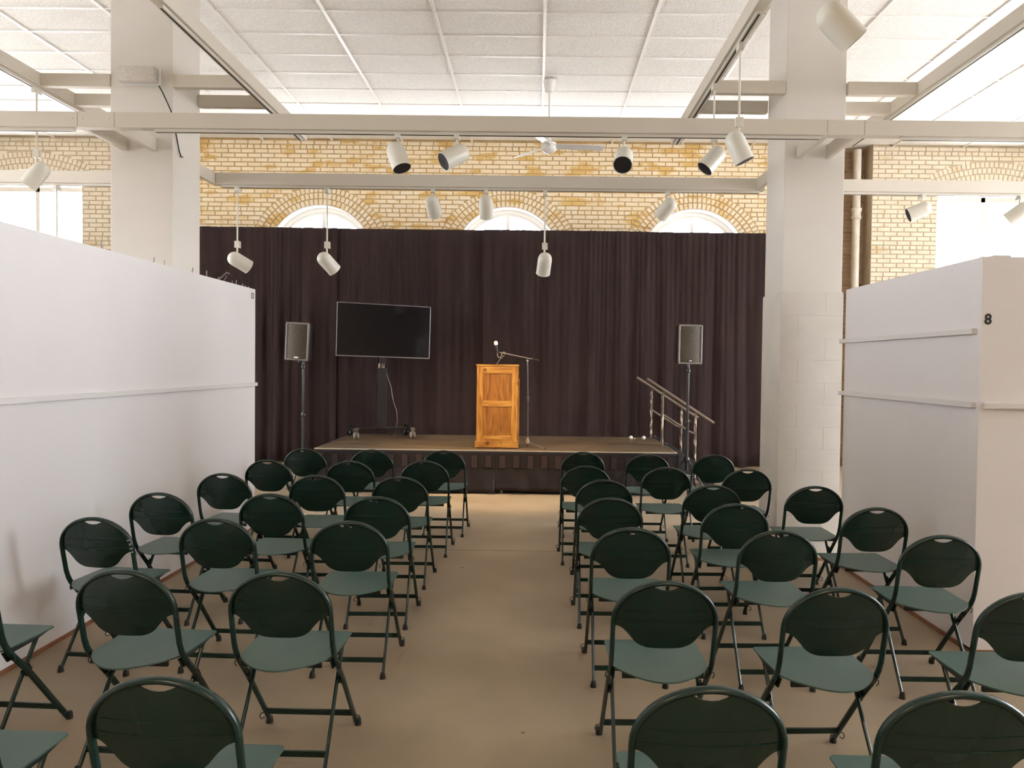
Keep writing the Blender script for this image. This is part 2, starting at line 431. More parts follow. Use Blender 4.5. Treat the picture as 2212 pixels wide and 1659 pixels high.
def ring_bricks(parent, cx, cz, r0, rings, thick, a0, a1, wid, yf, mat_b):
    """voussoirs of a brick arch, each a wedge of its own"""
    for g in range(rings):
        ra = r0 + g * thick + .004; rb = r0 + (g + 1) * thick - .006
        n = max(3, int(round((a1 - a0) * (ra + rb) / 2 / wid)))
        for k in range(n):
            t0 = a0 + (a1 - a0) * k / n + .006 / ra; t1 = a0 + (a1 - a0) * (k + 1) / n - .006 / ra
            j = random.uniform(-.003, .003); y = yf - .009 + j; c = .005; ca = c / ra
            def pt(r, t, yy): return (cx + r * math.cos(t), yy, cz + r * math.sin(t))
            vs = [pt(ra, t0, yf + .01), pt(ra, t1, yf + .01), pt(rb, t1, yf + .01), pt(rb, t0, yf + .01),
                  pt(ra + c, t0 + ca, y), pt(ra + c, t1 - ca, y), pt(rb - c, t1 - ca, y), pt(rb - c, t0 + ca, y)]
            MB().add(vs, [(4, 5, 6, 7), (0, 1, 5, 4), (1, 2, 6, 5), (2, 3, 7, 6), (3, 0, 4, 7)]).obj('arch_brick', mat_b, parent)

def wall_sheet(xa, xb, yf, thick, zb, zt, openings):
    """solid wall with openings; openings: list of (x0, x1, sill, topfn) sorted along x"""
    mb = MB(); x = xa
    def slab(x0, x1, z0, z1):
        if x1 - x0 > 1e-4 and z1 - z0 > 1e-4: mb.box(x0, x1, yf, yf + thick, z0, z1)
    for (o0, o1, sill, fn) in openings:
        slab(x, o0, zb, zt); slab(o0, o1, zb, sill)
        n = 28
        for k in range(n):
            p = o0 + (o1 - o0) * k / n; q = o0 + (o1 - o0) * (k + 1) / n
            za, zc_ = fn(p), fn(q)
            mb.add([(p, yf, za), (q, yf, zc_), (q, yf, zt), (p, yf, zt), (p, yf + thick, za), (q, yf + thick, zc_), (q, yf + thick, zt), (p, yf + thick, zt)],
                   [(0, 1, 2, 3), (4, 7, 6, 5), (0, 4, 5, 1), (2, 6, 7, 3)])
        x = o1
    slab(x, xb, zb, zt)
    return mb
def arch_fn(cx, cz, r): return lambda x: cz + math.sqrt(max(r * r - (x - cx) ** 2, 0.0))
def seg_fn(cx): return lambda x: S_ZC + math.sqrt(max(S_R ** 2 - (x - cx) ** 2, 0.0))

W_T = 0.40
wb = wall_sheet(-7.2, 5.25, YF, W_T, 0, 5.66, [(cx - R_IN, cx + R_IN, 1.3, arch_fn(cx, cz, R_IN)) for cx, cz in ARCH_C])
wall_back = struct(wb.obj('wall_back', 'mortar'))
wall_bricks(wall_back, -7.2, 5.25, 0.0, 5.62, YF, 'brick', ARCH_C, (), zsee=3.98, xsee=(-5.95, 4.1), cap=300)
for cx, cz in ARCH_C:
    ar = MB()
    n = 30                                                  # backing ring of mortar behind the arch bricks
    for k in range(n):
        t0 = PI * k / n; t1 = PI * (k + 1) / n
        vs = [(cx + r * math.cos(t), y, cz + r * math.sin(t)) for y in (YF - .002, YF + .01) for (r, t) in ((R_IN, t0), (R_IN, t1), (R_OUT, t1), (R_OUT, t0))]
        ar.add(vs, [(0, 1, 2, 3), (0, 4, 5, 1), (2, 6, 7, 3)])
    arch = ar.obj('window_arch', 'mortar', wall_back)
    ring_bricks(arch, cx, cz, R_IN, 3, (R_OUT - R_IN) / 3, 0.16, PI - 0.16, 0.079, YF - .002, 'brick')

wl = wall_sheet(XL, -7.2, YF, W_T, 0, 5.66, [(SIDE_W['l'] - S_HALF, SIDE_W['l'] + S_HALF, 1.3, seg_fn(SIDE_W['l']))])
wall_back_left = struct(wl.obj('wall_back_left', 'mortar_side'))
wall_bricks(wall_back_left, XL, -7.2, 0.0, 5.62, YF, 'brick_side', (), (SIDE_W['l'],), zsee=3.4, xsee=(-9.9, -7.2), cap=300)
wr = wall_sheet(5.80, XR, YF, W_T + .1, 0, 5.66, [(SIDE_W['r'] - S_HALF, SIDE_W['r'] + S_HALF, 1.3, seg_fn(SIDE_W['r']))])
wall_back_right = struct(wr.obj('wall_back_right', 'mortar_side'))
wall_bricks(wall_back_right, 5.80, XR, 0.0, 5.62, YF, 'brick_side', (), (SIDE_W['r'],), zsee=2.95, xsee=(5.7, 9.0), cap=300)
for key, wobj in (('l', wall_back_left), ('r', wall_back_right)):
    cx = SIDE_W[key]; half = math.asin((S_HALF + .03) / S_R)
    ar = MB(); n = 16
    for k in range(n):
        t0 = PI / 2 - half + 2 * half * k / n; t1 = PI / 2 - half + 2 * half * (k + 1) / n
        vs = [(cx + r * math.cos(t), y, S_ZC + r * math.sin(t)) for y in (YF - .002, YF + .01) for (r, t) in ((S_R, t0), (S_R, t1), (S_RO, t1), (S_RO, t0))]
        ar.add(vs, [(0, 1, 2, 3), (0, 4, 5, 1), (2, 6, 7, 3)])
    arch = ar.obj('window_arch', 'mortar_side', wobj)
    ring_bricks(arch, cx, S_ZC, S_R, 3, .105, PI / 2 - half, PI / 2 + half, 0.082, YF - .002, 'brick_side')
# deep chase between the bays, where the drain pipe runs
wc = MB(); wc.box(5.20, 5.85, YF + .34, YF + .5, 0, 5.66)
chase = struct(wc.obj('wall_chase', 'mortar_side'))
wall_bricks(chase, 5.25, 5.80, 0.0, 5.62, YF + .34, 'brick_dark', zsee=2.9, cap=300)

# ------------------------------------------------ windows of the back wall
WN = [0]
def window_obj():
    WN[0] += 1
    return WN[0]
def arched_window(cx, cz):
    k = window_obj(); yf = YF + .20; ro, ri = R_IN, R_IN - .075
    fr = MB(); n = 40
    def bar_ring(r0, r1, y0, y1, mb):
        for i in range(n):
            t0 = PI * i / n; t1 = PI * (i + 1) / n
            vs = [(cx + r * math.cos(t), y, cz + r * math.sin(t)) for y in (y0, y1) for (r, t) in ((r0, t0), (r0, t1), (r1, t1), (r1, t0))]
            mb.add(vs, [(0, 1, 2, 3), (4, 7, 6, 5), (0, 4, 5, 1), (2, 6, 7, 3)])
    bar_ring(ri, ro + .01, yf, yf + .09, fr)
    bar_ring(ri - .05, ri, yf + .03, yf + .09, fr)
    for s in (-1, 1): fr.box(cx + s * ro - .075 * (s > 0), cx + s * ro + .075 * (s < 0), yf, yf + .09, 1.3, cz)
    fr.box(cx - ro, cx + ro, yf, yf + .09, 1.3, 1.38)
    w = struct(fr.obj('window_%d' % k, 'winframe'))
    ln = MB(); bar_ring(R_IN - .014, R_IN + .004, YF - .004, yf, ln)
    for s in (-1, 1): ln.box(cx + s * R_IN - .014 * (s > 0), cx + s * R_IN + .014 * (s < 0), YF - .004, yf, 1.3, cz)
    ln.obj('reveal_lining', 'winframe', w)
    MB().box(cx - .03, cx + .03, yf + .02, yf + .085, 1.3, cz + ri - .01).obj('mullion', 'winframe', w)
    MB().box(cx - ri, cx + ri, yf + .03, yf + .08, cz - .03, cz + .03).obj('transom', 'winframe', w)
    for s in (-1, 1):
        pl = [(cx + s * .03, 1.36)] + [(cx + s * max(ri * math.cos(t), .03), cz + ri * math.sin(t)) for t in [PI / 2 * (1 - i / 14) for i in range(15)]] + [(cx + s * ri, 1.36)]
        pl[1] = (cx + s * .03, cz + ri)
        MB().prism(pl, .004, 'y', yf + .05).obj('pane', 'glass', w)
    portal((cx, yf + .12, (1.3 + cz + R_IN) / 2), 2 * R_IN, cz + R_IN - 1.3, (-PI / 2, 0, 0))
def segment_window(cx):
    k = window_obj(); yf = YF + .20; top = S_SPRING + S_RISE
    fr = MB()
    for s in (-1, 1): fr.box(cx + s * S_HALF - .07 * (s > 0), cx + s * S_HALF + .07 * (s < 0), yf, yf + .09, 1.3, S_SPRING + .05)
    fr.box(cx - S_HALF, cx + S_HALF, yf, yf + .09, 1.3, 1.38)
    n = 14; fn = seg_fn(cx)
    for i in range(n):
        p = cx - S_HALF + 2 * S_HALF * i / n; q = cx - S_HALF + 2 * S_HALF * (i + 1) / n
        za, zb = fn(p) + .02, fn(q) + .02
        vs = [(p, y, za - .1) for y in (yf, yf + .09)] + [(q, y, zb - .1) for y in (yf, yf + .09)] + [(p, y, za) for y in (yf, yf + .09)] + [(q, y, zb) for y in (yf, yf + .09)]
        fr.add(vs, [(0, 2, 3, 1), (4, 5, 7, 6), (0, 4, 6, 2), (1, 3, 7, 5)])
    w = struct(fr.obj('window_%d' % k, 'winframe'))
    MB().box(cx - .035, cx + .035, yf + .02, yf + .085, 1.3, top - .05).obj('mullion', 'winframe', w)
    MB().box(cx - S_HALF, cx + S_HALF, yf + .02, yf + .085, 4.72, 4.80).obj('transom', 'winframe', w)
    for s in (-1, 1):
        for (z0, z1) in ((1.38, 4.72), (4.80, S_SPRING + .03)):
            a, b = sorted((cx + s * .035, cx + s * (S_HALF - .07)))
            MB().box(a, b, yf + .05, yf + .054, z0, z1).obj('pane', 'glass', w)
    portal((cx, yf + .12, 3.2), 2 * S_HALF, 3.8, (-PI / 2, 0, 0))
for cx, cz in ARCH_C: arched_window(cx, cz)
segment_window(SIDE_W['l']); segment_window(SIDE_W['r'])

# ------------------------------------------------ side walls with tall windows, and the wall behind
def side_wall(name, x, thick, ys, rot):
    mb = MB(); sill, head, half = 1.2, 4.9, 1.15
    x0, x1 = (x - thick, x) if thick > 0 and x < 0 else (x, x + thick)
    y = YB
    for yc in ys:
        mb.box(x0, x1, y, yc - half, 0, 5.66); mb.box(x0, x1, yc - half, yc + half, 0, sill); mb.box(x0, x1, yc - half, yc + half, head, 5.66); y = yc + half
    mb.box(x0, x1, y, YF + .5, 0, 5.66)
    struct(mb.obj(name, 'plain'))
    xm = (x0 + x1) / 2
    for yc in ys:
        k = window_obj(); fr = MB()
        for (a, b, c, d) in ((yc - half, yc + half, sill, sill + .08), (yc - half, yc + half, head - .08, head), (yc - half, yc - half + .08, sill, head), (yc + half - .08, yc + half, sill, head)):
            fr.box(xm - .04, xm + .04, a, b, c, d)
        w = struct(fr.obj('window_%d' % k, 'winframe'))
        MB().box(xm - .03, xm + .03, yc - .03, yc + .03, sill, head).obj('mullion', 'winframe', w)
        MB().box(xm - .03, xm + .03, yc - half, yc + half, 3.5, 3.56).obj('transom', 'winframe', w)
        for (a, b) in ((yc - half + .08, yc - .03), (yc + .03, yc + half - .08)):
            for (c, d) in ((sill + .08, 3.5), (3.56, head - .08)): MB().box(xm - .002, xm + .002, a, b, c, d).obj('pane', 'glass', w)
        portal((xm + (.1 if x > 0 else -.1), yc, (sill + head) / 2), head - sill, 2 * half, rot)
side_wall('wall_right', XR, .3, (3.3, 6.2, 8.5), (0, PI / 2, 0))
side_wall('wall_left', XL, .3, (2.4, 6.4), (0, -PI / 2, 0))
struct(MB().box(XL - .3, XR + .3, YB - .3, YB, 0, 5.66).obj('wall_rear', 'rear'))

# ------------------------------------------------ drain pipe in the chase
t = thing('drain_pipe', 'cream painted drain pipe running up the brick chase by the right column', 'pipe', (5.60, 13.66, 0))
MB().lathe([(.066, 0), (.066, 5.6)], seg=18).obj('pipe_run', 'pipe', t, True)
for z in (4.38, 2.2):
    MB().lathe([(.072, 0), (.088, .02), (.088, .05), (.076, .075), (.076, .13), (.09, .15), (.09, .19), (.07, .21)], (0, 0, z), seg=18).obj('pipe_collar', 'pipe', t, True)

# ================================================================== COLUMNS
CLX0, CLX1, CRX0, CRX1, CY0, CY1 = -3.875, -3.312, 2.196, 2.760, 6.97, 7.53
t = thing('column', 'square cream column with an emergency light on its face, behind the left partition', 'column', ((CLX0 + CLX1) / 2, (CY0 + CY1) / 2, 0))
hw = (CLX1 - CLX0) / 2; hd = (CY1 - CY0) / 2
MB().bevbox(-hw, hw, -hd, hd, 0, 5.63, .006).obj('column_shaft', 'column', t)
t = thing('column', 'square column with painted block courses below, beside the right partition', 'column', ((CRX0 + CRX1) / 2, (CY0 + CY1) / 2, 0))
MB().bevbox(-hw + .012, hw - .012, -hd + .012, hd - .012, 2.428, 5.63, .006).obj('column_shaft', 'column', t)
MB().box(-hw + .004, hw - .004, -hd + .004, hd - .004, 0, 2.44).obj('mortar_core', 'block', t)
CZ = 0.2024
for k in range(12):
    z0 = k * CZ + .0007; z1 = (k + 1) * CZ - .0007
    xs = -hw + .406 if k % 2 else -hw + .16
    for (a, b) in ((-hw, xs - .0005), (xs + .0005, hw)):
        MB().bevbox(a, b, -hd, hd, z0, z1, .0014).obj('concrete_block', 'block', t)
MB().box(-hw - .006, hw + .006, -hd - .012, -hd + .002, 0, .03).obj('base_board', 'basewood', t)

# emergency light on the left column
t = thing('emergency_light', 'clear ribbed emergency light box mounted on the left column', 'emergency light', (-3.586, CY0, 4.29))
MB().bevbox(-.175, .175, -.035, 0, -.075, .075, .008).obj('back_box', 'white', t)
MB().bevbox(-.170, .160, -.11, -.035, -.068, .072, .022).obj('lens_cover', 'batt', t, True)
for x in (-.11, .11): MB().lathe([(.0, 0), (.035, .004), (.04, .02)], (x, -.03, .0), (0, -1, 0), 16).obj('lamp_reflector', 'chrome', t, True)
cb_ = thing('power_cable', 'black cable running from the emergency light round the column edge', 'cable', (0, 0, 0))
MB().tube([(-3.43, 6.955, 4.215), (-3.39, 6.945, 4.15), (-3.345, 6.95, 4.05), (-3.305, 6.96, 3.95), (-3.297, 7.0, 3.80), (-3.295, 7.06, 3.66), (-3.295, 7.10, 3.62), (-3.299, 7.14, 3.63)], .006, 8).obj('cable_run', 'cable', cb_, True)

# ================================================================== LIGHTING GRID
def beam_x(label, x0, x1, y, z0, z1, tracks, name='lighting_beam', seams=()):
    t = thing(name, label, 'beam', ((x0 + x1) / 2, y, z0)); m = (x0 + x1) / 2
    MB().bevbox(x0 - m, x1 - m, -.045, .045, 0, z1 - z0, .005).obj('channel', 'beam', t)
    for (a, b) in tracks:
        MB().box(a - m, b - m, -.02, .02, -.024, 0).obj('track', 'track', t)
        MB().box(a - m + .01, b - m - .01, -.007, .007, -.0255, -.02).obj('track_slot', 'slot', t)
    for s in seams:
        for k in (-1, 1): MB().lathe([(.006, 0), (.006, .004), (.003, .006)], (s + k * .04 - m, -.045, (z1 - z0) * .55), (0, -1, 0), 8).obj('rivet', 'track', t)
        MB().box(s - m - .001, s - m + .001, -.0458, -.044, 0.004, z1 - z0 - .004).obj('joint', 'slot', t)
    return t
def beam_y(label, x, y0, y1, z0, z1, tracks, name='lighting_beam'):
    t = thing(name, label, 'beam', (x, (y0 + y1) / 2, z0)); m = (y0 + y1) / 2
    MB().bevbox(-.045, .045, y0 - m, y1 - m, 0, z1 - z0, .005).obj('channel', 'beam', t)
    for (a, b) in tracks:
        MB().box(-.02, .02, a - m, b - m, -.024, 0).obj('track', 'track', t)
        MB().box(-.007, .007, a - m + .01, b - m - .01, -.0255, -.02).obj('track_slot', 'slot', t)
    return t
B1Y, B2Y, BZ0, BZ1, LZ0, LZ1 = 6.305, 8.275, 3.632, 3.757, 4.205, 4.325
beam_x('long cream beam crossing the whole room in front of both columns', -7.4, 6.6, B1Y, BZ0, BZ1, [(-7.3, -3.80), (-3.14, 2.28), (2.93, 6.5)], seams=(-3.75, -3.45, 2.32, 2.62))
beam_x('cream beam spanning between the columns above the black curtain', -3.455, 2.40, B2Y, BZ0, BZ1 + .005, [(-3.40, 2.35)])
beam_x('cream beam left of the left column in front of the brick window', -7.4, -3.70, B2Y, BZ0, BZ1 + .005, [(-7.3, -3.75)])
beam_x('cream beam right of the right column in front of the bright window', 2.62, 6.8, B2Y, BZ0, BZ1 + .005, [(2.7, 6.7)])
for x, lab in ((-4.55, 'cream track beam running lengthwise at the far left near the ceiling'), (-2.63, 'cream track beam running lengthwise just right of the left column'),
               (1.50, 'cream track beam running lengthwise just left of the right column, carrying pendants'), (3.42, 'cream track beam running lengthwise at the far right near the ceiling')):
    beam_y(lab, x, 0.6, 8.60, LZ0, LZ1, [(0.7, 5.15), (5.35, 8.5)])
# brackets that tie the beams to the columns
def bracket(lab, x0, x1, y0, y1, z0, z1):
    o = MB().bevbox(x0, x1, y0, y1, z0, z1, .004).obj('beam_bracket', 'beam')
    tag(o, lab, 'bracket', 'brackets tying the beams to the columns')
for side, xc, cx0, cx1, xo, xi in (('left', -3.594, CLX0, CLX1, -4.505, -2.675), ('right', 2.478, CRX0, CRX1, 1.545, 3.375)):
    for dx, w in ((-.145, 'left'), (.115, 'right')):
        bracket('%s of two short stubs joining front beam to the face of the %s column' % (w, side), xc + dx - .022, xc + dx + .022, B1Y + .045, CY0, BZ0 + .002, BZ1 - .004)
        bracket('%s of two short stubs joining rear beam to the back of the %s column' % (w, side), xc + dx - .022, xc + dx + .022, CY1, B2Y + .05, BZ0 + .002, BZ1 + .002)
    for yy, w in ((CY0 - .01, 'nearer'), (CY1 - .05, 'farther')):
        bracket('%s cream crosspiece between the %s column and the track beam on its left' % (w, side), xo, cx0, yy, yy + .07, LZ0 + .002, LZ1 - .004)
        bracket('%s cream crosspiece between the %s column and the track beam on its right' % (w, side), cx1, xi, yy, yy + .07, LZ0 + .002, LZ1 - .004)

def spotlight(x, y, ztrack, stem, d, label, lit=False, group='white track spotlights', power=0, R_=.076, Lh=.245):
    """white can spotlight hung from a track; stem=0 for a head right under its track"""
    t = thing('track_spotlight', label, 'spotlight', (x, y, ztrack), 0, group)
    za = -.052 if stem else -.034
    MB().bevbox(-.021, .021, -.045, .045, za, 0, .004).obj('track_adapter', 'can', t)
    z = za
    if stem:
        MB().tube([(0, 0, z), (0, 0, -stem)], .0085, 10).obj('stem', 'can', t, True); z = -stem
        MB().bevbox(-.027, .027, -.02, .02, z - .072, z, .003).obj('coupler', 'can', t)
        MB().box(.027, .034, -.01, .01, z - .075, z - .005).obj('clamp_plate', 'can', t); z -= .072
    nk = .042 if stem else .030
    MB().tube([(0, 0, z), (0, 0, z - nk - .012)], .0095, 10).obj('neck', 'can', t, True)
    d = Vector(d).normalized()
    # the neck meets the can near its rounded rear end
    up = Vector((0, 0, 1)) - d * d.z; up = up.normalized() if up.length > .05 else Vector((0, 1, 0))
    top = Vector((0, 0, z - nk))
    ctr = top - up * (R_ * .88) * math.sqrt(max(1 - d.z ** 2, 0.0)) - Vector((0, 0, 1)) * (.055 * abs(d.z))
    rear = ctr - d * .075
    prof = [(0.0, 0.0), (.024, .003), (.045, .013), (.062, .030), (.072, .053), (R_, .082), (R_, Lh - .004), (R_ + .002, Lh - .003), (R_ + .002, Lh), (R_ - .003, Lh), (R_ - .004, Lh - .01)]
    MB().lathe(prof, rear, d, 26).obj('can', 'can', t, True)
    MB().lathe([(R_ - .004, Lh - .003), (R_ - .006, Lh - .06), (R_ - .014, Lh - .10), (.05, Lh - .101)], rear, d, 24).obj('baffle', 'baffle', t, True)
    MB().lathe([(0, Lh - .088), (.03, Lh - .090), (.052, Lh - .10)], rear, d, 20).obj('lamp_lens', 'lens_on' if lit else 'lens_off', t, True)
    if lit:
        spot_light(Vector((x, y, ztrack)) + rear + d * (Lh + .012), d, power)
TB, TL = BZ0 - .024, LZ0 - .024
spotlight(-1.155, B1Y, TB, 0, (.36, -.26, -.9), 'spotlight on the front beam tilted down to the right, leftmost of the front beam heads')
spotlight(-.675, B1Y, TB, 0, (-.74, -.42, -.5), 'spotlight on the front beam pointing left with its black mouth showing')
spotlight(.685, B1Y, TB, 0, (-.14, -.72, -.62), 'spotlight on the front beam aimed back at the room showing its grey lamp')
spotlight(1.50, 6.69, TL, .415, (-.62, -.12, -.72), 'pendant spotlight just below the front beam pointing down to the left near the right column')
spotlight(1.50, 5.85, TL, .55, (.42, -.03, -.88), 'pendant spotlight hanging in front of the front beam left of the right column')
spotlight(1.50, 3.93, TL, .475, (.66, .0, -.70), 'large near pendant spotlight at the upper right in front of the right column')
spotlight(-4.53, 6.95, TL, .55, (-.62, .0, -.72), 'pendant spotlight hanging at the far left before the bright left window')
spotlight(-3.235, B2Y, TB, .57, (.62, .62, -.42), 'pendant spotlight hanging before the curtain nearest the left column', True, power=70)
spotlight(-2.27, B2Y, TB, .565, (.50, .58, -.64), 'pendant spotlight hanging before the curtain above the left loudspeaker', True, power=70)
spotlight(.065, B2Y, TB, .55, (-.10, .60, -.78), 'pendant spotlight hanging before the curtain above the lectern', True, power=60)
spotlight(-1.135, B2Y, TB, 0, (.12, .72, -.66), 'left of two spotlights close together on the rear beam above the curtain', True, power=90)
spotlight(-.565, B2Y, TB, 0, (.02, .60, -.80), 'right of two spotlights close together on the rear beam above the curtain', True, power=90)
spotlight(1.37, B2Y, TB, 0, (-.56, .50, -.66), 'spotlight on the rear beam above the right end of the curtain', True, power=80)
spotlight(4.09, B2Y, TB, 0, (-.90, .22, -.38), 'spotlight pointing left on the rear beam right of the right column')
spotlight(5.13, B2Y, TB, 0, (-.60, .5, -.55), 'spotlight cut by the right edge of the view before the bright window')
spotlight(-5.18, B2Y, TB, .60, (.3, .5, -.7), 'pendant spotlight before the bright left window, mostly hidden by the left partition')

# warm tube fittings over the rear of the room
def tube_fitting(x, y, label):
    t = thing('tube_light', label, 'ceiling light', (x, y, 4.9), 0, 'tube lights over the rear of the room')
    MB().bevbox(-.62, .62, -.07, .07, 0, .06, .01).obj('housing', 'white', t)
    for yy in (-.035, .035):
        MB().tube([(-.58, yy, -.02), (.58, yy, -.02)], .013, 10).obj('lamp_tube', 'lens_on', t, True)
    for xx in (-.45, .45): MB().tube([(xx, 0, .06), (xx, 0, .72)], .004, 6).obj('hanger', 'steel', t)
    d = bpy.data.lights.new('tube_glow', 'AREA'); d.shape = 'RECTANGLE'; d.size = 1.16; d.size_y = .12
    d.energy = TUBE_W; d.color = (1.0, .80, .55)
    o = bpy.data.objects.new('tube_glow', d); o.location = (x, y, 4.85); C.objects.link(o)
tube_fitting(-2.6, -1.6, 'tube light over the left side of the rear, nearer the chairs')
tube_fitting(2.2, -1.6, 'tube light over the right side of the rear, nearer the chairs')
tube_fitting(-2.6, -4.4, 'tube light over the left side of the rear, by the end wall')
tube_fitting(2.2, -4.4, 'tube light over the right side of the rear, by the end wall')

# ceiling fan
t = thing('ceiling_fan', 'white three-bladed ceiling fan hanging behind the front beam', 'fan', (.125, 10.55, ZC - .006))
MB().lathe([(.085, 0), (.085, -.01), (.078, -.06), (.055, -.15), (.035, -.165)], seg=24).obj('canopy', 'fan', t, True)
MB().tube([(0, 0, -.15), (0, 0, -.80)], .013, 12).obj('down_rod', 'fan', t, True)
MB().lathe([(.03, -.76), (.035, -.82), (.10, -.845), (.10, -.875), (.092, -.88), (.092, -.895), (.10, -.90), (.10, -.935), (.085, -.955), (.04, -.985), (0, -.99)], seg=28).obj('motor_housing', 'fan', t, True)
for k, a in enumerate((6, 128, 252)):
    a = math.radians(a)
    bl = MB(); n = 8; top = []; 
    for i in range(n + 1):
        s = .10 + (.66) * i / n; w = .055 + .015 * min(1, i / 3) if i < n else .052
        for sgn in (-1, 1): top.append((s, sgn * w, -.88 + sgn * -.018))
    vs = top + [(p[0], p[1], p[2] - .006) for p in top]; m_ = len(top); fs = []
    for i in range(n):
        b0 = 2 * i; fs += [(b0, b0 + 1, b0 + 3, b0 + 2), (b0 + m_, b0 + 2 + m_, b0 + 3 + m_, b0 + 1 + m_), (b0, b0 + 2, b0 + 2 + m_, b0 + m_), (b0 + 1, b0 + 1 + m_, b0 + 3 + m_, b0 + 3)]
    fs += [(0, m_, m_ + 1, 1), (m_ - 2, m_ - 1, 2 * m_ - 1, 2 * m_ - 2)]
    o = bl.add(vs, fs).obj('blade', 'fan', t); o.rotation_euler = (0, 0, a)

# ================================================================== PARTITIONS
PLX, PRX, P8Y = -2.935, 2.70, 4.72
t = thing('partition_wall', 'long white display partition on the left with a rail and the number 13', 'partition', (PLX, 4.6, 0))
MB().bevbox(-.11, 0, -3.8, 3.39, 0.02, 2.497, .003).obj('panel', 'partition', t)
MB().bevbox(-.0, .022, -3.8, 3.41, 1.495, 1.53, .004).obj('rail', 'rail', t)
MB().box(-.112, .006, -3.8, 3.38, 0, .028).obj('base_board', 'basewood', t)
text_mesh('13', .085, 'ink', 'painted_number', t, (.002, 3.30, 2.42), (PI / 2, 0, PI / 2), bold=.02)
for y, h, tx, ty in ((.62, .06, .0, .0), (1.33, .045, 0, .01), (1.50, .045, 0, 0), (1.98, .05, .0, .03), (2.28, .06, 0, 0), (2.46, .03, .02, .05), (2.62, .06, .02, .06),
                     (2.84, .03, 0, .02), (2.95, .05, 0, .01), (3.12, .03, 0, 0), (3.2, .02, 0, 0), (3.28, .02, 0, 0)):
    MB().tube([(-.03, y, 2.48), (-.03 + tx, y + ty, 2.497 + h)], .0035, 6).obj('nail', 'nail', t)
MB().tube([(-.04, 2.52, 2.49), (-.03, 2.60, 2.53), (-.02, 2.70, 2.59), (-.02, 2.76, 2.585)], .006, 6).obj('wire_hook', 'nail', t)
t = thing('partition_wall', 'white partition butting the right column, with two horizontal rails', 'partition', (PRX, 5.8, 0))
MB().box(0, .10, -1.0, .965, 0.02, 2.44).obj('panel', 'partition', t)
MB().bevbox(-.03, 0, -1.055, 1.02, 1.972, 2.008, .004).obj('rail', 'rail', t)
MB().bevbox(-.03, 0, -1.065, 1.02, 1.517, 1.553, .004).obj('rail', 'rail', t)
MB().box(-.008, .10, -1.0, .965, 0, .03).obj('base_board', 'basewood', t)
t = thing('partition_wall', 'white partition at the far right facing the chairs, marked 8', 'partition', (PRX + 1.8, P8Y, 0))
MB().box(-1.80, 1.9, -.02, .08, 0.02, 2.44).obj('panel', 'partition', t)
MB().bevbox(-1.775, 1.9, -.05, -.02, 1.517, 1.553, .004).obj('rail', 'rail', t)
MB().box(-1.80, 1.9, -.028, .08, 0, .03).obj('base_board', 'basewood', t)
text_mesh('8', .088, 'ink', 'painted_number', t, (-1.8 + .041, -.022, 2.058), (PI / 2, 0, 0), bold=.025)
MB().bevbox(-1.73, -1.62, -.01, .06, 2.44, 2.452, .004).obj('top_cleat', 'rail', t)

# ================================================================== CURTAIN
CYc = 12.66
def curtain(label, x0, x1, seed, slant=0.0, back=0.0):
    rnd = random.Random(seed); n = int((x1 - x0) / .0125); m = 14
    ph = [rnd.uniform(0, 2 * PI) for _ in range(6)]
    ks = [2 * PI / .21, 2 * PI / .36, 2 * PI / .61, 2 * PI / .105]
    vs = []; fs = []
    zt, zb = 3.955, .10
    for j in range(m + 1):
        s = j / m; z = zt + (zb - zt) * s
        amp = .35 + .65 * min(1, s * 2.2)
        for i in range(n + 1):
            x = x0 + (x1 - x0) * i / n
            u = x + .12 * math.sin(x * 2.3 + ph[4]) + .05 * math.sin(x * 5.1 + ph[5])
            y = amp * (.013 * math.sin(ks[0] * u + ph[0]) * (.6 + .6 * math.sin(1.7 * x + ph[3])) + .018 * math.sin(ks[1] * u + ph[1]) + .026 * math.sin(ks[2] * u + ph[2])) + (1 - .8 * s) * .007 * math.sin(ks[3] * u + ph[3])
            e = min((x - x0), (x1 - x)) / .15
            y *= min(1, .25 + e)
            dx = slant * s * s * math.exp(-((x - (x1 if slant > 0 else x0)) / .9) ** 2) + .02 * s * math.sin(u * 3 + ph[2]) * min(1, e * .5)
            vs.append((x + dx, CYc + back + y - .03 * s, z + .012 * math.sin(ks[1] * u) * s))
    for j in range(m):
        for i in range(n):
            a = j * (n + 1) + i; fs.append((a, a + 1, a + n + 2, a + n + 1))
    mb = MB().add(vs, fs)
    o = mb.obj('curtain', 'curtain', None, True)
    sm = o.modifiers.new('cloth_thickness', 'SOLIDIFY'); sm.thickness = .004
    for p in o.data.polygons: p.use_smooth = True
    return tag(o, label, 'curtain', 'black curtains behind the stage')
curtain('black pleated curtain at the far left behind the left loudspeaker', -6.3, -3.30, 1, -.10)
curtain('black pleated curtain behind the television', -3.38, -.83, 2, 0, .045)
curtain('black pleated curtain behind the lectern and microphone', -.90, 1.67, 3)
curtain('black pleated curtain at the far right behind the stair rails', 1.60, 4.4, 4, .16, .045)
t = thing('curtain_rail', 'horizontal pipe carrying the black curtains below the arched windows', 'curtain rail', (0, CYc + .115, 0))
MB().tube([(-6.4, 0, 3.93), (4.5, 0, 3.93)], .02, 10).obj('cross_bar', 'steel', t, True)
for x in (-6.35, -3.35, -.6, 1.9, 4.45):
    MB().tube([(x, 0, 0.02), (x, 0, 3.96)], .022, 10).obj('upright', 'steel', t, True)
    MB().box(x - .2, x + .2, -.02, .22, 0, .012).obj('base_plate', 'steel', t)

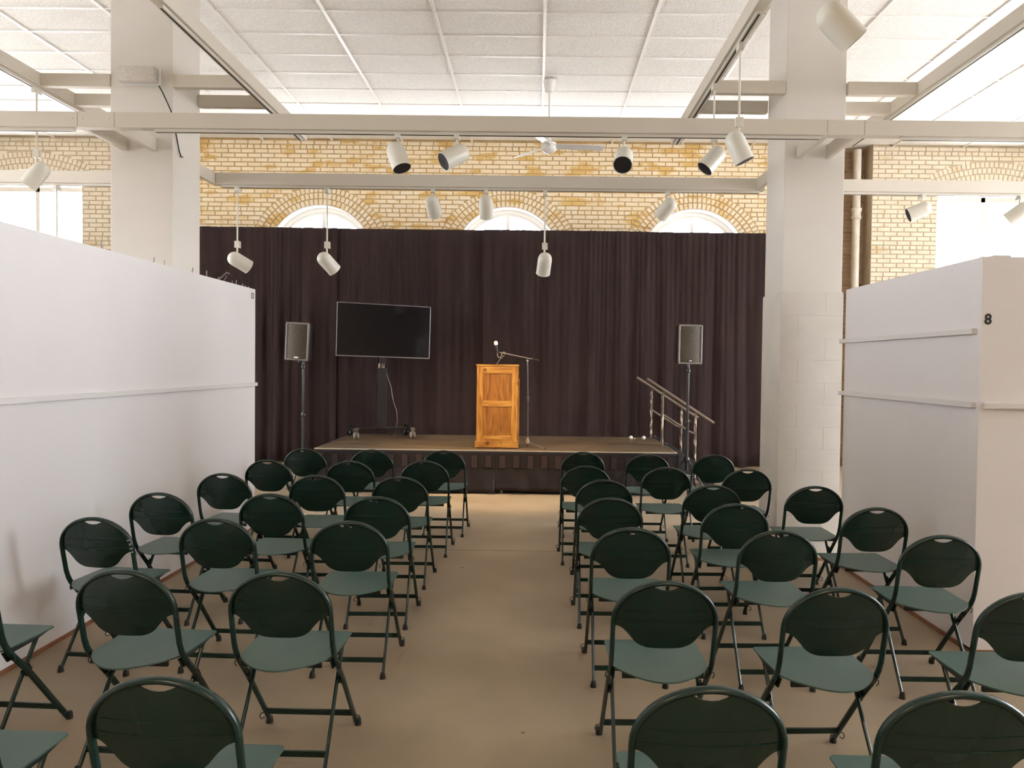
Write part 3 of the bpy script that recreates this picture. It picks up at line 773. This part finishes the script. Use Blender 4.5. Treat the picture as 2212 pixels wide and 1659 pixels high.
# ================================================================== STAGE
SX0, SX1, SY0, SY1, SZ = -2.975, 1.885, 10.33, 12.50, .59
t = thing('stage_platform', 'low portable stage with scuffed brown boards and a metal edge', 'stage', ((SX0 + SX1) / 2, (SY0 + SY1) / 2, 0))
hx = (SX1 - SX0) / 2; hy = (SY1 - SY0) / 2
for i in range(2):
    for j in range(2):
        o = MB().bevbox(-hx + i * hx + .002, -hx + (i + 1) * hx - .002, -hy + j * hy + .002, -hy + (j + 1) * hy - .002, SZ - .02, SZ, .002).obj('deck_board', 'deck', t)
for (a, b, c, d) in ((-hx - .012, hx + .012, -hy - .012, -hy), (-hx - .012, hx + .012, hy, hy + .012), (-hx - .012, -hx, -hy, hy), (hx, hx + .012, -hy, hy)):
    MB().bevbox(a, b, c, d, SZ - .075, SZ + .002, .003).obj('edge_trim', 'black', t)
MB().box(-hx - .016, hx + .016, -hy - .016, -hy - .0, SZ - .012, SZ + .004).obj('front_nosing', 'alu', t)
MB().box(-hx - .014, -hx, -hy, hy, SZ - .006, SZ + .003).obj('side_nosing', 'alu', t)
MB().box(hx, hx + .014, -hy, hy, SZ - .006, SZ + .003).obj('side_nosing', 'alu', t)
for x in (-hx + .08, -.08, .08, hx - .08):
    for y in (-hy + .10, 0, hy - .10):
        MB().tube([(x, y, 0.0), (x, y, SZ - .02)], .022, 10).obj('leg', 'steel', t, True)
for y in (-hy + .1, 0, hy - .1): MB().box(-hx + .05, hx - .05, y - .02, y + .02, SZ - .08, SZ - .02).obj('cross_beam', 'steel', t)

def skirt(label, p0, p1, seed, hem):
    """hanging skirt from p0 to p1 (front edge), with a header band of box pleats"""
    rnd = random.Random(seed); P0 = Vector((*p0, 0)); P1 = Vector((*p1, 0)); D = (P1 - P0); Ln = D.length; D.normalize(); Nn = Vector((D.y, -D.x, 0))
    t = thing('stage_skirt', label, 'stage skirt', ((P0 + P1) / 2)[:])
    base = (P0 + P1) / 2
    def W(u, out, z): return tuple(P0 + D * u + Nn * out + Vector((0, 0, z)) - base)
    n = int(Ln / .03); m = 8; vs = []; fs = []; ph = [rnd.uniform(0, 6.28) for _ in range(4)]
    for j in range(m + 1):
        s = j / m; z = (SZ - .08) + (hem - (SZ - .08)) * s
        for i in range(n + 1):
            u = Ln * i / n
            o_ = .006 + s * (.012 * math.sin(u * 9 + ph[0] + 3 * s) + .010 * math.sin(u * 17 - 5 * s + ph[1]) + .008 * math.sin(u * 31 + ph[2])) + .02 * s
            vs.append(W(u, o_, z + (.008 * math.sin(u * 5 + ph[3]) if j == m else 0)))
    for j in range(m):
        for i in range(n): a = j * (n + 1) + i; fs.append((a, a + 1, a + n + 2, a + n + 1))
    o = MB().add(vs, fs).obj('cloth', 'skirt', t, True); o.modifiers.new('cloth_thickness', 'SOLIDIFY').thickness = .003
    for p in o.data.polygons: p.use_smooth = True
    mb = MB(); vs = [W(u, oo, z) for (u, oo) in ((0, .008), (Ln, .008), (Ln, .018), (0, .018)) for z in (SZ - .235, SZ - .035)]
    mb.add(vs, [(0, 1, 3, 2), (2, 3, 5, 4), (4, 5, 7, 6), (6, 7, 1, 0), (1, 7, 5, 3), (0, 2, 4, 6)]).obj('header_band', 'skirt', t)
    k = int(Ln / .185); u = .06
    for i in range(k):
        w = .078; j = rnd.uniform(-.004, .004); l = rnd.uniform(-.004, .006)
        pts = [(u, .018), (u + w, .018), (u + w, .034 + j), (u, .030 - j)]
        vs = [W(a, b, z) for (a, b) in pts for z in (SZ - .232 + l, SZ - .068)]
        MB().add(vs, [(0, 1, 3, 2), (2, 3, 5, 4), (4, 5, 7, 6), (6, 7, 1, 0), (1, 7, 5, 3), (0, 2, 4, 6)]).obj('pleat', 'tab', t)
        u += Ln / k
    return t
skirt('black skirt on the left half of the stage front', (SX0 - .01, SY0 - .018), (-.55, SY0 - .018), 3, .02)
skirt('black skirt on the right half of the stage front', (-.548, SY0 - .018), (SX1 + .01, SY0 - .018), 4, .045)
skirt('black skirt on the right end of the stage by the stairs', (SX1 + .018, SY0), (SX1 + .018, 11.1), 5, .03)
skirt('black skirt on the left end of the stage', (SX0 - .018, SY1), (SX0 - .018, SY0), 6, .03)

# stairs with handrails at the right end of the stage
t = thing('stage_stairs', 'black stage steps with two slanting metal handrails at the stage right end', 'stairs', (2.2, 11.8, 0))
def S(x, y, z): return (x - 2.2, y - 11.8, z)
for (xa, xb, z) in ((1.92, 2.22, .40), (2.20, 2.50, .205)):
    MB().bevbox(xa - 2.2, xb - 2.2, 11.27 - 11.8, 12.33 - 11.8, z - .035, z, .004).obj('tread', 'deck', t)
for y in (11.25, 12.35):
    MB().prism([(1.90 - 2.2, .62), (1.97 - 2.2, .62), (2.62 - 2.2, .16), (2.62 - 2.2, .0), (2.5 - 2.2, .0), (1.90 - 2.2, .38)], .03, 'y', y - 11.8 - .015).obj('stringer', 'black_metal', t)
    MB().tube([S(1.90, y - .0, .625), S(2.62, y, .165)], .014, 8).obj('edge_tube', 'rail_metal', t, True)
    MB().tube([S(1.61, y, 1.565), S(2.60, y, .925)], .024, 14).obj('handrail', 'rail_metal', t, True)
    MB().tube([S(1.845, y, .55), S(1.845, y, 1.335)], .021, 12).obj('post', 'post_metal', t, True)
    MB().tube([S(1.845, y, 1.33), S(1.86, y, 1.375), S(1.90, y, 1.385)], .012, 8).obj('rail_bracket', 'rail_metal', t, True)
    MB().tube([S(2.33, y, .02), S(2.33, y, 1.03)], .021, 12).obj('post', 'post_metal', t, True)
    MB().tube([S(2.33, y, 1.02), S(2.33, y, 1.10)], .012, 8).obj('rail_bracket', 'rail_metal', t, True)
    MB().tube([S(1.845, y, 1.05), S(2.24, y, .80), S(2.33, y, .765)], .017, 10).obj('mid_rail', 'rail_metal', t, True)
MB().lathe([(0, -.012), (.012, 0), (.012, .01), (0, .014)], S(1.99, 11.232, .475), (0, -1, 0), 10).obj('bolt_cap', 'white', t, True)

# small things lying at the back of the stage by the stairs
def ball(label, x, y, r, m_, cat, nm):
    t = thing(nm, label, cat, (x, y, SZ))
    MB().lathe([(r * math.sin(PI * i / 10), r - r * math.cos(PI * i / 10)) for i in range(11)], seg=16).obj('ball_body', m_, t, True)
    MB().lathe([(r * 1.004, r - .003), (r * 1.012, r), (r * 1.004, r + .003)], seg=16).obj('seam', m_, t, True)
ball('left of two white balls lying at the back right of the stage', 1.50, 12.12, .030, 'white', 'ball', 'ball')
ball('right of two white balls lying at the back right of the stage', 1.70, 12.12, .030, 'white', 'ball', 'ball')
ball('tiny yellow ball lying between the two white balls on the stage', 1.56, 12.15, .012, 'yellow', 'ball', 'small_ball')

# ================================================================== LECTERN
t = thing('lectern', 'honey coloured wooden panelled lectern standing at the front of the stage', 'lectern', (-.540, 10.78, SZ))
w, dp, H = .285, .22, 1.155
MB().bevbox(-w, -w + .02, -dp, dp, .04, H - .03, .002).obj('side_panel', 'wood_v', t)
MB().bevbox(w - .02, w, -dp, dp, .04, H - .03, .002).obj('side_panel', 'wood_v', t)
MB().box(-w + .02, w - .02, -dp + .025, -dp + .035, .06, H - .03).obj('backing', 'wood_p', t)
for a, b in ((-w, -w + .080), (w - .080, w)): MB().bevbox(a, b, -dp - .004, -dp + .025, .09, H - .025, .003).obj('stile', 'wood_v', t)
for z0, z1 in ((.09, .165), (.585, .645), (1.04, H - .025)): MB().bevbox(-w + .080, w - .080, -dp - .003, -dp + .025, z0, z1, .003).obj('rail', 'wood_h', t)
for z0, z1 in ((.165, .585), (.645, 1.04)):
    p = MB().bevbox(-w + .082, w - .082, -dp + .012, -dp + .028, z0, z1, .002).obj('panel', 'wood_p', t)
    MB().box(-w + .080, w - .080, -dp + .001, -dp + .012, z0, z0 + .014).obj('bead', 'wood_h', p)
    MB().box(-w + .080, w - .080, -dp + .001, -dp + .012, z1 - .010, z1).obj('bead', 'wood_h', p)
    for s in (-1, 1): MB().box(s * (w - .080) - (.010 if s > 0 else 0), s * (w - .080) + (.010 if s < 0 else 0), -dp + .001, -dp + .012, z0, z1).obj('bead', 'wood_v', p)
MB().bevbox(-w - .018, w + .012, -dp - .018, dp, .0 + .012, .10, .004).obj('plinth', 'wood_h', t)
for x in (-w + .02, w - .02):
    for y in (-dp + .02, dp - .03): MB().lathe([(.014, 0), (.014, .014)], (x, y, 0), seg=10).obj('foot', 'rubber', t, True)
MB().prism([(-dp - .014, H - .02), (-dp - .014, H + .004), (dp + .02, H - .10), (dp + .02, H - .124)], 2 * w + .016, 'x', -w - .008).obj('top_board', 'wood_h', t)
MB().bevbox(w, w + .012, -dp + .02, dp, .10, .96, .003).obj('side_batten', 'wood_v', t)

# ================================================================== MICROPHONE STAND
t = thing('microphone_stand', 'slim black boom microphone stand on tripod legs beside the lectern', 'microphone stand', (-.118, 10.66, SZ))
MB().lathe([(.022, .055), (.03, .06), (.03, .10), (.022, .115), (.016, .15)], seg=14).obj('hub', 'rail_metal', t, True)
for a in (205, 322, 90):
    a = math.radians(a); r = .30
    l = MB().tube([(.02 * math.cos(a), .02 * math.sin(a), .085), (r * math.cos(a), r * math.sin(a) * .8, .012)], .008, 8).obj('leg', 'black_metal', t, True)
    MB().lathe([(.011, 0), (.011, .02)], (r * math.cos(a), r * math.sin(a) * .8, 0), seg=10).obj('rubber_foot', 'rubber', l, True)
MB().tube([(0, 0, .06), (-.004, 0, .66)], .0105, 10).obj('lower_tube', 'pole', t, True)
MB().tube([(-.004, 0, .66), (-.014, 0, 1.22)], .0075, 10).obj('upper_tube', 'pole', t, True)
MB().lathe([(.013, 0), (.018, .02), (.018, .08), (.012, .10)], (-.004, 0, .62), seg=14).obj('clutch', 'black', t, True)
MB().lathe([(.0, 0), (.016, .0), (.016, .03), (0, .03)], (-.014, 0.0, 1.215), (0, -1, 0), 12).obj('boom_joint', 'steel', t, True)
MB().tube([(-.014, -.012, 1.19), (-.02, -.014, 1.235)], .009, 8).obj('joint_neck', 'black', t, True)
MB().tube([(.14, -.014, 1.222), (-.40, -.014, 1.325)], .0065, 10).obj('boom', 'steel', t, True)
MB().tube([(.05, -.014, 1.239), (.135, -.014, 1.223)], .013, 10).obj('counterweight', 'black', t, True)
MB().tube([(-.40, -.014, 1.325), (-.42, -.014, 1.33)], .013, 10).obj('clip', 'black', t, True)
t = thing('microphone', 'handheld microphone with pale foam head clipped to the boom over the lectern', 'microphone', (-.55, 10.646, SZ + 1.31))
MB().lathe([(.009, 0), (.011, .01), (.013, .06), (.020, .115), (.020, .12)], (0, 0, 0), (-.16, 0, 1), 16).obj('body', 'black', t, True)
MB().lathe([(.018, 0), (.025, .012), (.0275, .028), (.025, .046), (.015, .058), (0, .062)], (-.018, 0, .113), (-.16, 0, 1), 18).obj('foam_head', 'foam', t, True)
t = thing('microphone_cable', 'thin cable looping from the microphone along the boom behind the lectern', 'cable', (-.55, 10.646, SZ + 1.31))
MB().tube([(0, 0, 0), (.004, 0, -.035), (.02, 0, -.06), (.045, 0, -.05), (.06, 0, -.01), (.085, 0, .022), (.11, 0, .012), (.085, .05, -.03), (.03, .12, -.08), (-.02, .22, -.15)], .0045, 8).obj('cable_run', 'greycable', t, True)

# ================================================================== TELEVISION ON A CART
TVY = math.radians(20.5)
cart = t = thing('tv_cart', 'black wheeled television cart standing at the left of the stage', 'tv cart', (-2.44, 12.06, SZ), TVY)
MB().bevbox(-.075, .075, -.045, .045, .12, 1.08, .006).obj('column_cover', 'black', t)
for x in (-.035, .0, .035): MB().tube([(x, 0, 1.06), (x, 0, 1.45)], .016, 12).obj('lift_post', 'post_metal', t, True)
MB().bevbox(-.42, .42, -.03, .03, .115, .15, .006).obj('cross_bar', 'black', t)
for s in (-1, 1):
    MB().bevbox(s * .43 - .03, s * .43 + .03, -.34, .24, .105, .165, .01).obj('side_leg', 'black', t)
    for y in (-.34, .22):
        k = MB().bevbox(s * .43 - .032, s * .43 + .032, y - .03, y + .03, .115, .165, .006).obj('caster_mount', 'rail_metal' if y < 0 else 'black', t)
        mc = 'ivory' if y < 0 else 'black'
        for d_ in (-.024, .024):
            MB().lathe([(0, -.022), (.030, -.020), (.048, -.008), (.052, 0), (.048, .012), (.040, .018), (0, .018)], (s * .43 + d_, y, .052), (1, 0, 0), 18).obj('wheel', mc, k, True)
        MB().lathe([(0, -.03), (.012, -.03), (.012, .03), (0, .03)], (s * .43, y, .052), (1, 0, 0), 10).obj('axle', 'steel', k, True)
        MB().lathe([(.012, .06), (.012, .118)], (s * .43, y, 0), seg=8).obj('swivel_pin', 'steel', k, True)
t = thing('television', 'large flat television with dark blank screen mounted on the cart', 'television', (-2.375, 11.90, 2.245), TVY)
TW, TH = .722, .410
MB().bevbox(-TW, TW, -.012, .025, -TH, TH, .004).obj('chassis', 'black', t)
MB().box(-.3, .3, .025, .075, -.25, .2).obj('rear_housing', 'black', t)
MB().box(-.06, .06, .05, .16, -.50, -.15).obj('mount_plate', 'black', t)
for (a, b, c, d) in ((-TW, TW, TH - .011, TH), (-TW, TW, -TH, -TH + .016), (-TW, -TW + .011, -TH, TH), (TW - .011, TW, -TH, TH)):
    MB().bevbox(a, b, -.018, -.010, c, d, .0015).obj('bezel', 'bezel', t)
MB().box(-TW + .011, TW - .011, -.0145, -.012, -TH + .016, TH - .011).obj('screen', 'screen', t)
t.rotation_euler = (0, math.radians(1.1), TVY)
MB().tube([(.075, -.02, 1.0), (.10, -.06, .90), (.135, -.10, .78), (.15, -.11, .66), (.175, -.12, .54), (.22, -.11, .42), (.25, -.03, .25), (.24, .10, .06), (.22, .17, .006)], .005, 8).obj('power_cord', 'greycable', cart, True)

# ================================================================== LOUDSPEAKERS
def speaker(label, x, y, z0, rz, tilt, slash=False):
    t = thing('loudspeaker', label, 'loudspeaker', (x, y, z0), rz, 'loudspeakers on poles')
    w, h, d = .172, .545, .30
    MB().add([(-w, 0, 0), (w, 0, 0), (w, 0, h), (-w, 0, h), (-w * .62, d, 0.015), (w * .62, d, 0.015), (w * .62, d, h - .015), (-w * .62, d, h - .015)],
             [(0, 1, 2, 3), (4, 7, 6, 5), (0, 4, 5, 1), (1, 5, 6, 2), (2, 6, 7, 3), (3, 7, 4, 0)]).obj('cabinet', 'black', t)
    for (a, b, c, e) in ((-w, w, h - .028, h), (-w, w, 0, .024), (-w, -w + .026, 0, h), (w - .026, w, 0, h)):
        MB().bevbox(a, b, -.022, .01, c, e, .006).obj('frame_edge', 'cab', t)
    g = MB(); n = 10; vs = []; fs = []
    for i in range(n + 1):
        u = -1 + 2 * i / n
        for zz in (.022, h - .026): vs.append((u * (w - .024), -.012 - .016 * (1 - u * u), zz))
    for i in range(n): fs.append((2 * i, 2 * i + 2, 2 * i + 3, 2 * i + 1))
    g.add(vs, fs).obj('grille', 'grille', t, True)
    MB().bevbox(-.032, .032, -.036, -.026, .034, .054, .002).obj('badge', 'badge' if not slash else 'black', t)
    MB().bevbox(-.02, .02, -.0375, -.034, .040, .049, .001).obj('badge_plate', 'badge', t)
    MB().lathe([(.03, -.03), (.03, .0)], (0, .13, 0), seg=14).obj('pole_socket', 'black', t, True)
    t.rotation_euler = (0, math.radians(tilt), rz)
def stand(label, x, y, ztop, hub, fr, spin):
    t = thing('speaker_stand', label, 'speaker stand', (x, y, 0), 0, 'speaker stands')
    MB().tube([(0, 0, hub - .12), (0, 0, .98)], .0235, 14).obj('outer_tube', 'black_metal', t, True)
    MB().tube([(0, 0, .95), (0, 0, ztop)], .0185, 14).obj('inner_tube', 'pole', t, True)
    for z in (.95, ztop - .13): MB().lathe([(.026, 0), (.031, .012), (.031, .05), (.022, .065)], (0, 0, z), seg=14).obj('collar', 'pole', t, True)
    k = MB().lathe([(.006, 0), (.006, .03), (.014, .03), (.014, .05)], (0, 0, .98), (1, -.3, 0), 10).obj('clamp_knob', 'black', t, True)
    MB().lathe([(.03, 0), (.042, .012), (.042, .05), (.03, .07)], (0, 0, hub), seg=14).obj('hub', 'pole', t, True)
    for i in range(3):
        a = spin + i * 2 * PI / 3; c, s = math.cos(a), math.sin(a)
        l = MB().tube([(.035 * c, .035 * s, hub + .02), (fr * c, fr * s, .02)], .012, 10).obj('leg', 'black_metal', t, True)
        MB().lathe([(.017, 0), (.017, .03)], (fr * c, fr * s, 0), seg=10).obj('rubber_foot', 'rubber', l, True)
        MB().tube([(.02 * c, .02 * s, hub - .2), (fr * .55 * c, fr * .55 * s, hub * .48)], .007, 8).obj('brace', 'steel', t, True)
    MB().lathe([(.022, 0), (.022, .03)], (0, 0, hub - .215), seg=12).obj('lower_hub', 'steel', t, True)
    return t
stand('black pole stand under the left loudspeaker, beside the television end of the stage', -3.385, 11.13, 1.775, .42, .45, .5)
speaker('dark loudspeaker on the left pole stand, left of the television', -3.445, 11.0, 1.770, math.radians(-4), 2.4)
stand('black tripod pole stand under the right loudspeaker, in front of the stair rails', 2.115, 10.75, 1.79, .42, .42, 1.05)
speaker('dark loudspeaker on the right tripod stand, before the curtain by the stairs', 2.105, 10.62, 1.785, math.radians(8), .3, True)
t = thing('floor_cable', 'tangled grey cable lying on the floor at the right stage corner', 'cable', (1.9, 9.9, 0))
pts = []
for i in range(60):
    a = i / 59 * 4 * PI; pts.append((-.55 + .3 * math.cos(a) * (1 + .1 * math.sin(3 * a)) + .02 * i / 6, -.5 + .16 * math.sin(a) + .01 * i / 6, .010 + .004 * math.sin(i)))
pts += [(.1, -.3, .008), (.3, -.1, .008), (.4, .3, .008), (.28, .7, .008)]
MB().tube(pts, .006, 6).obj('cable_run', 'greycable', t, True)
t = thing('floor_cable', 'dark cable curving over the floor at the left stage corner', 'cable', (-2.9, 9.6, 0))
MB().tube([(-.5, 1.4, .006), (-.35, 1.0, .006), (-.1, .6, .006), (.1, .2, .006), (.05, -.2, .006), (-.2, -.4, .006), (-.5, -.45, .006)], .006, 6).obj('cable_run', 'cable', t, True)

for (x, y, r, lab) in ((-.045, 3.61, .012, 'tiny dark crumb lying on the aisle floor near the camera'), (-.62, 6.55, .014, 'tiny dark scrap lying on the aisle floor beyond the joint'), (-1.36, 2.62, .016, 'small dry leaf scrap on the floor by the nearest left chair')):
    o = MB().add([(-r, 0, 0), (0, -r * .5, .001), (r, 0, 0), (r * .2, r * .6, .001), (0, 0, r * .45)], [(0, 1, 4), (1, 2, 4), (2, 3, 4), (3, 0, 4), (0, 3, 2, 1)]).obj('floor_scrap', 'gap')
    o.location = (x, y, 0.0); tag(o, lab, 'scrap', 'scraps on the floor')

# ================================================================== FOLDING CHAIRS
LEAN = [(0.0, .51), (.343, .23), (.40, .178), (.44, .140), (.475, .110), (.51, .088), (.55, .072), (.62, .055), (.70, .038), (.88, .004)]
def lean(z):
    for (a, ya), (b, yb) in zip(LEAN, LEAN[1:]):
        if z <= b: return ya + (yb - ya) * (z - a) / (b - a)
    return LEAN[-1][1]
AX, AZ0, AA, AB = .212, .700, .212, .166          # arch of the back tube
def arch_path():
    pts = []
    for z in (.022, .12, .22, .343, .385, .42, .45, .48, .51, .55, .60, .65): pts.append((-.212 + (.010 * (z < .36) * (z - .36) * -1), lean(z), z))
    for i in range(25):
        a = PI - PI * i / 24; z = AZ0 + AB * math.sin(a); pts.append((AA * math.cos(a), lean(z), z))
    return pts + [(-x, y, z) for (x, y, z) in reversed(pts[:12])]
def back_panel():
    cols = sorted(set([0, .02, .04, .055, .062, .068, .08, .10, .115, .127, .135, .145, .158, .17, .18, .19, .198, .203]))
    xs = [-c for c in reversed(cols) if c] + cols; nr = 11
    def ztop(x):
        x = abs(x); za = AZ0 + (AB - .004) * math.sqrt(max(1 - (x / (AA - .002)) ** 2, 0))
        if x < .0625: za = min(za, .836 + .021 * (x / .0625) ** 2)
        return za
    def zbot(x):
        x = abs(x)
        if x <= .127: return .585 + .034 * (x / .127) ** 4
        s = (x - .127) / (.203 - .127); return .619 + .062 * (s ** .5 if s < 0 else math.sin(s * PI / 2))
    vs = []; fs = []
    for side in (0, 1):
        for x in xs:
            a, b = zbot(x), ztop(x)
            for r in range(nr):
                z = a + (b - a) * r / (nr - 1)
                bow = .030 * (1 - (x / .205) ** 2) * max(0, 1 - ((z - .68) / .20) ** 2)
                vs.append((x, lean(z) - bow + (.004 if side else 0), z))
    n = len(xs); o = n * nr
    for i in range(n - 1):
        for r in range(nr - 1):
            a = i * nr + r; fs.append((a, a + nr, a + nr + 1, a + 1)); fs.append((o + a, o + a + 1, o + a + nr + 1, o + a + nr))
        for r in (0, nr - 1):
            a = i * nr + r; fs.append((a, a + nr, o + a + nr, o + a))
    for i in (0, n - 1):
        for r in range(nr - 1): a = i * nr + r; fs.append((a, a + 1, o + a + 1, o + a))
    return MB().add(vs, fs)
def seat_mesh(zt, th):
    out = [(-.195, .420), (-.207, .408), (-.2075, .30), (-.203, .16), (-.200, .105)]
    n = 14
    arc = [(-.200 + .400 * i / n, .105 - .165 * math.sin(PI * i / n) ** .85) for i in range(1, n)]
    poly = out + arc + [(-x, y) for (x, y) in reversed(out)]
    return MB().prism(poly, th, 'z', zt - th)
def make_chair():
    t = thing('folding_chair', 'x', 'chair')
    MB().tube(arch_path(), .0105, 12, .0150, n0=(1, 0, 0)).obj('back_frame', 'chair', t, True)
    bk = back_panel().obj('backrest', 'chair', t, True)
    for z, hwid in ((.748, .172), (.706, .196)):
        pts = []
        for i in range(13):
            x = -hwid + 2 * hwid * i / 12; bow = .030 * (1 - (x / .205) ** 2) * max(0, 1 - ((z - .68) / .20) ** 2)
            pts.append((x, lean(z) - bow - .0005, z))
        MB().tube(pts, .0028, 6).obj('rib', 'chair', bk, True)
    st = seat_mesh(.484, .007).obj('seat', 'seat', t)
    for s in (-1, 1):                                      # turned-down edges under the seat
        MB().prism([(.40, .478), (.11, .478), (.105, .455), (.30, .462)], .006, 'x', s * .200 - .003).obj('seat_edge', 'chair_steel', st)
    MB().box(-.17, .17, .05, .062, .455, .478).obj('seat_rib', 'chair_steel', st)
    for s in (-1, 1):
        xl = s * .190
        l = MB().tube([(xl, .318, .470), (xl, .23, .343), (xl * 1.03, .004, .012)], .0085, 8, .0115, n0=(1, 0, 0)).obj('rear_leg', 'chair', t, True)
        MB().lathe([(.017, 0), (.016, .012), (.011, .035)], (xl * 1.03, .004, 0), seg=10).obj('rubber_foot', 'rubber', l, True)
        MB().lathe([(.0165, 0), (.0165, .014), (.013, .034)], (s * .2154, .504, 0), seg=10).obj('rubber_foot', 'rubber', t, True)
        MB().prism([(.245, .372), (.205, .345), (.235, .315), (.265, .342)], .012, 'x', s * .200 - .006).obj('pivot_plate', 'chair_steel', t)
        MB().prism([(.135, .470), (.085, .476), (.120, .425), (.150, .425)], .006, 'x', s * .198 - .003).obj('hinge_plate', 'chair_steel', t)
        z0 = .075
        MB().tube([(s * .222, lean(z0) - .002, z0), (s * .236, lean(z0) - .004, z0 - .004), (s * .241, lean(z0) - .004, z0 - .018), (s * .235, lean(z0) - .002, z0 - .032), (s * .225, lean(z0) + .01, z0 - .028)], .0026, 6).obj('gang_hook', 'chair_steel', t, True)
        z0 = .455
        MB().tube([(s * .220, lean(z0) - .002, z0), (s * .230, lean(z0) - .004, z0 - .006), (s * .231, lean(z0), z0 - .022), (s * .222, lean(z0), z0 - .03)], .0024, 6).obj('gang_hook', 'chair_steel', t, True)
    zs = .088
    MB().bevbox(-.212, .212, lean(zs) - .006, lean(zs) + .006, zs - .013, zs + .013, .002).obj('stretcher', 'chair', t)
    ys = .004 + (.23 - .004) * (.085 - .012) / (.343 - .012)
    MB().bevbox(-.193, .193, ys - .006, ys + .006, .072, .098, .002).obj('stretcher', 'chair', t)
    return t
proto = make_chair()
ORD = ['first', 'second', 'third', 'fourth', 'fifth', 'sixth', 'seventh']
LEFT = [[(-2.34, 7.73, -3), (-1.66, 7.72, 1), (-.93, 7.72, 0)], [(-2.39, 6.81, -4), (-1.66, 6.82, 0), (-1.00, 6.89, 1)], [(-2.44, 5.95, -4), (-1.70, 5.92, -1), (-1.05, 5.90, 0)],
        [(-2.49, 5.04, -4), (-1.76, 5.06, -2), (-1.04, 5.00, 1)], [(-2.45, 4.22, -6), (-1.78, 4.24, -3), (-1.03, 4.21, 0)], [(-2.50, 3.20, -3), (-1.72, 3.17, -4), (-1.068, 3.17, -1)], [(-1.79, 2.16, -2), (-1.035, 2.09, -2)]]
RIGHT = [[(.48, 7.76, 0), (1.12, 7.63, 0), (1.78, 7.66, 2)], [(.44, 6.68, 0), (1.14, 6.66, 1), (1.83, 6.61, 3)], [(.53, 5.88, 0), (1.32, 5.69, 2), (2.08, 5.69, 1)],
         [(.50, 5.07, 0), (1.29, 4.91, 1), (2.16, 4.84, 3)], [(.525, 4.14, 0), (1.32, 4.12, 2), (2.16, 4.05, 0)], [(.54, 3.11, 1), (1.22, 3.05, 3), (1.98, 3.02, 0)], [(.49, 2.08, 1), (1.17, 2.07, -1)]]
first = True; stencil_host = None
for side, rows in (('left', LEFT), ('right', RIGHT)):
    for r, row in enumerate(rows):
        for k, (x, y, a) in enumerate(row):
            n_from_aisle = (len(row) - 1 - k) if side == 'left' else k
            where = ['beside the aisle', 'one seat from the aisle', 'two seats from the aisle'][n_from_aisle]
            if n_from_aisle == 2 and not (side == 'right' and r < 2): where = 'against the white partition' if side == 'left' or r > 1 else where
            lab = 'green folding chair, %s row from stage, %s block, %s' % (ORD[r], side, where)
            if first: c = proto; first = False
            else: c = copy_tree(proto)
            c.location = (x, y, 0); c.rotation_euler = (0, 0, math.radians(a)); c['label'] = lab; c['group'] = 'green folding chairs in rows'
            if side == 'left' and r == 4 and k == 0: stencil_host = c
# white stencilled mark on one chair's tube
def stencil(ch, i, z):
    x = AA * math.sqrt(max(1 - ((z - AZ0) / AB) ** 2, 0)) if z > AZ0 else AA
    text_mesh(ch, .024, 'stencil', 'stencilled_mark', stencil_host, (x + .001, lean(z) - .0160, z), (PI / 2, math.radians(75), 0), .0004)
for i, (ch, z) in enumerate((('3', .752), ('R', .728), ('5', .704), ('7', .684))): stencil(ch, i, z)
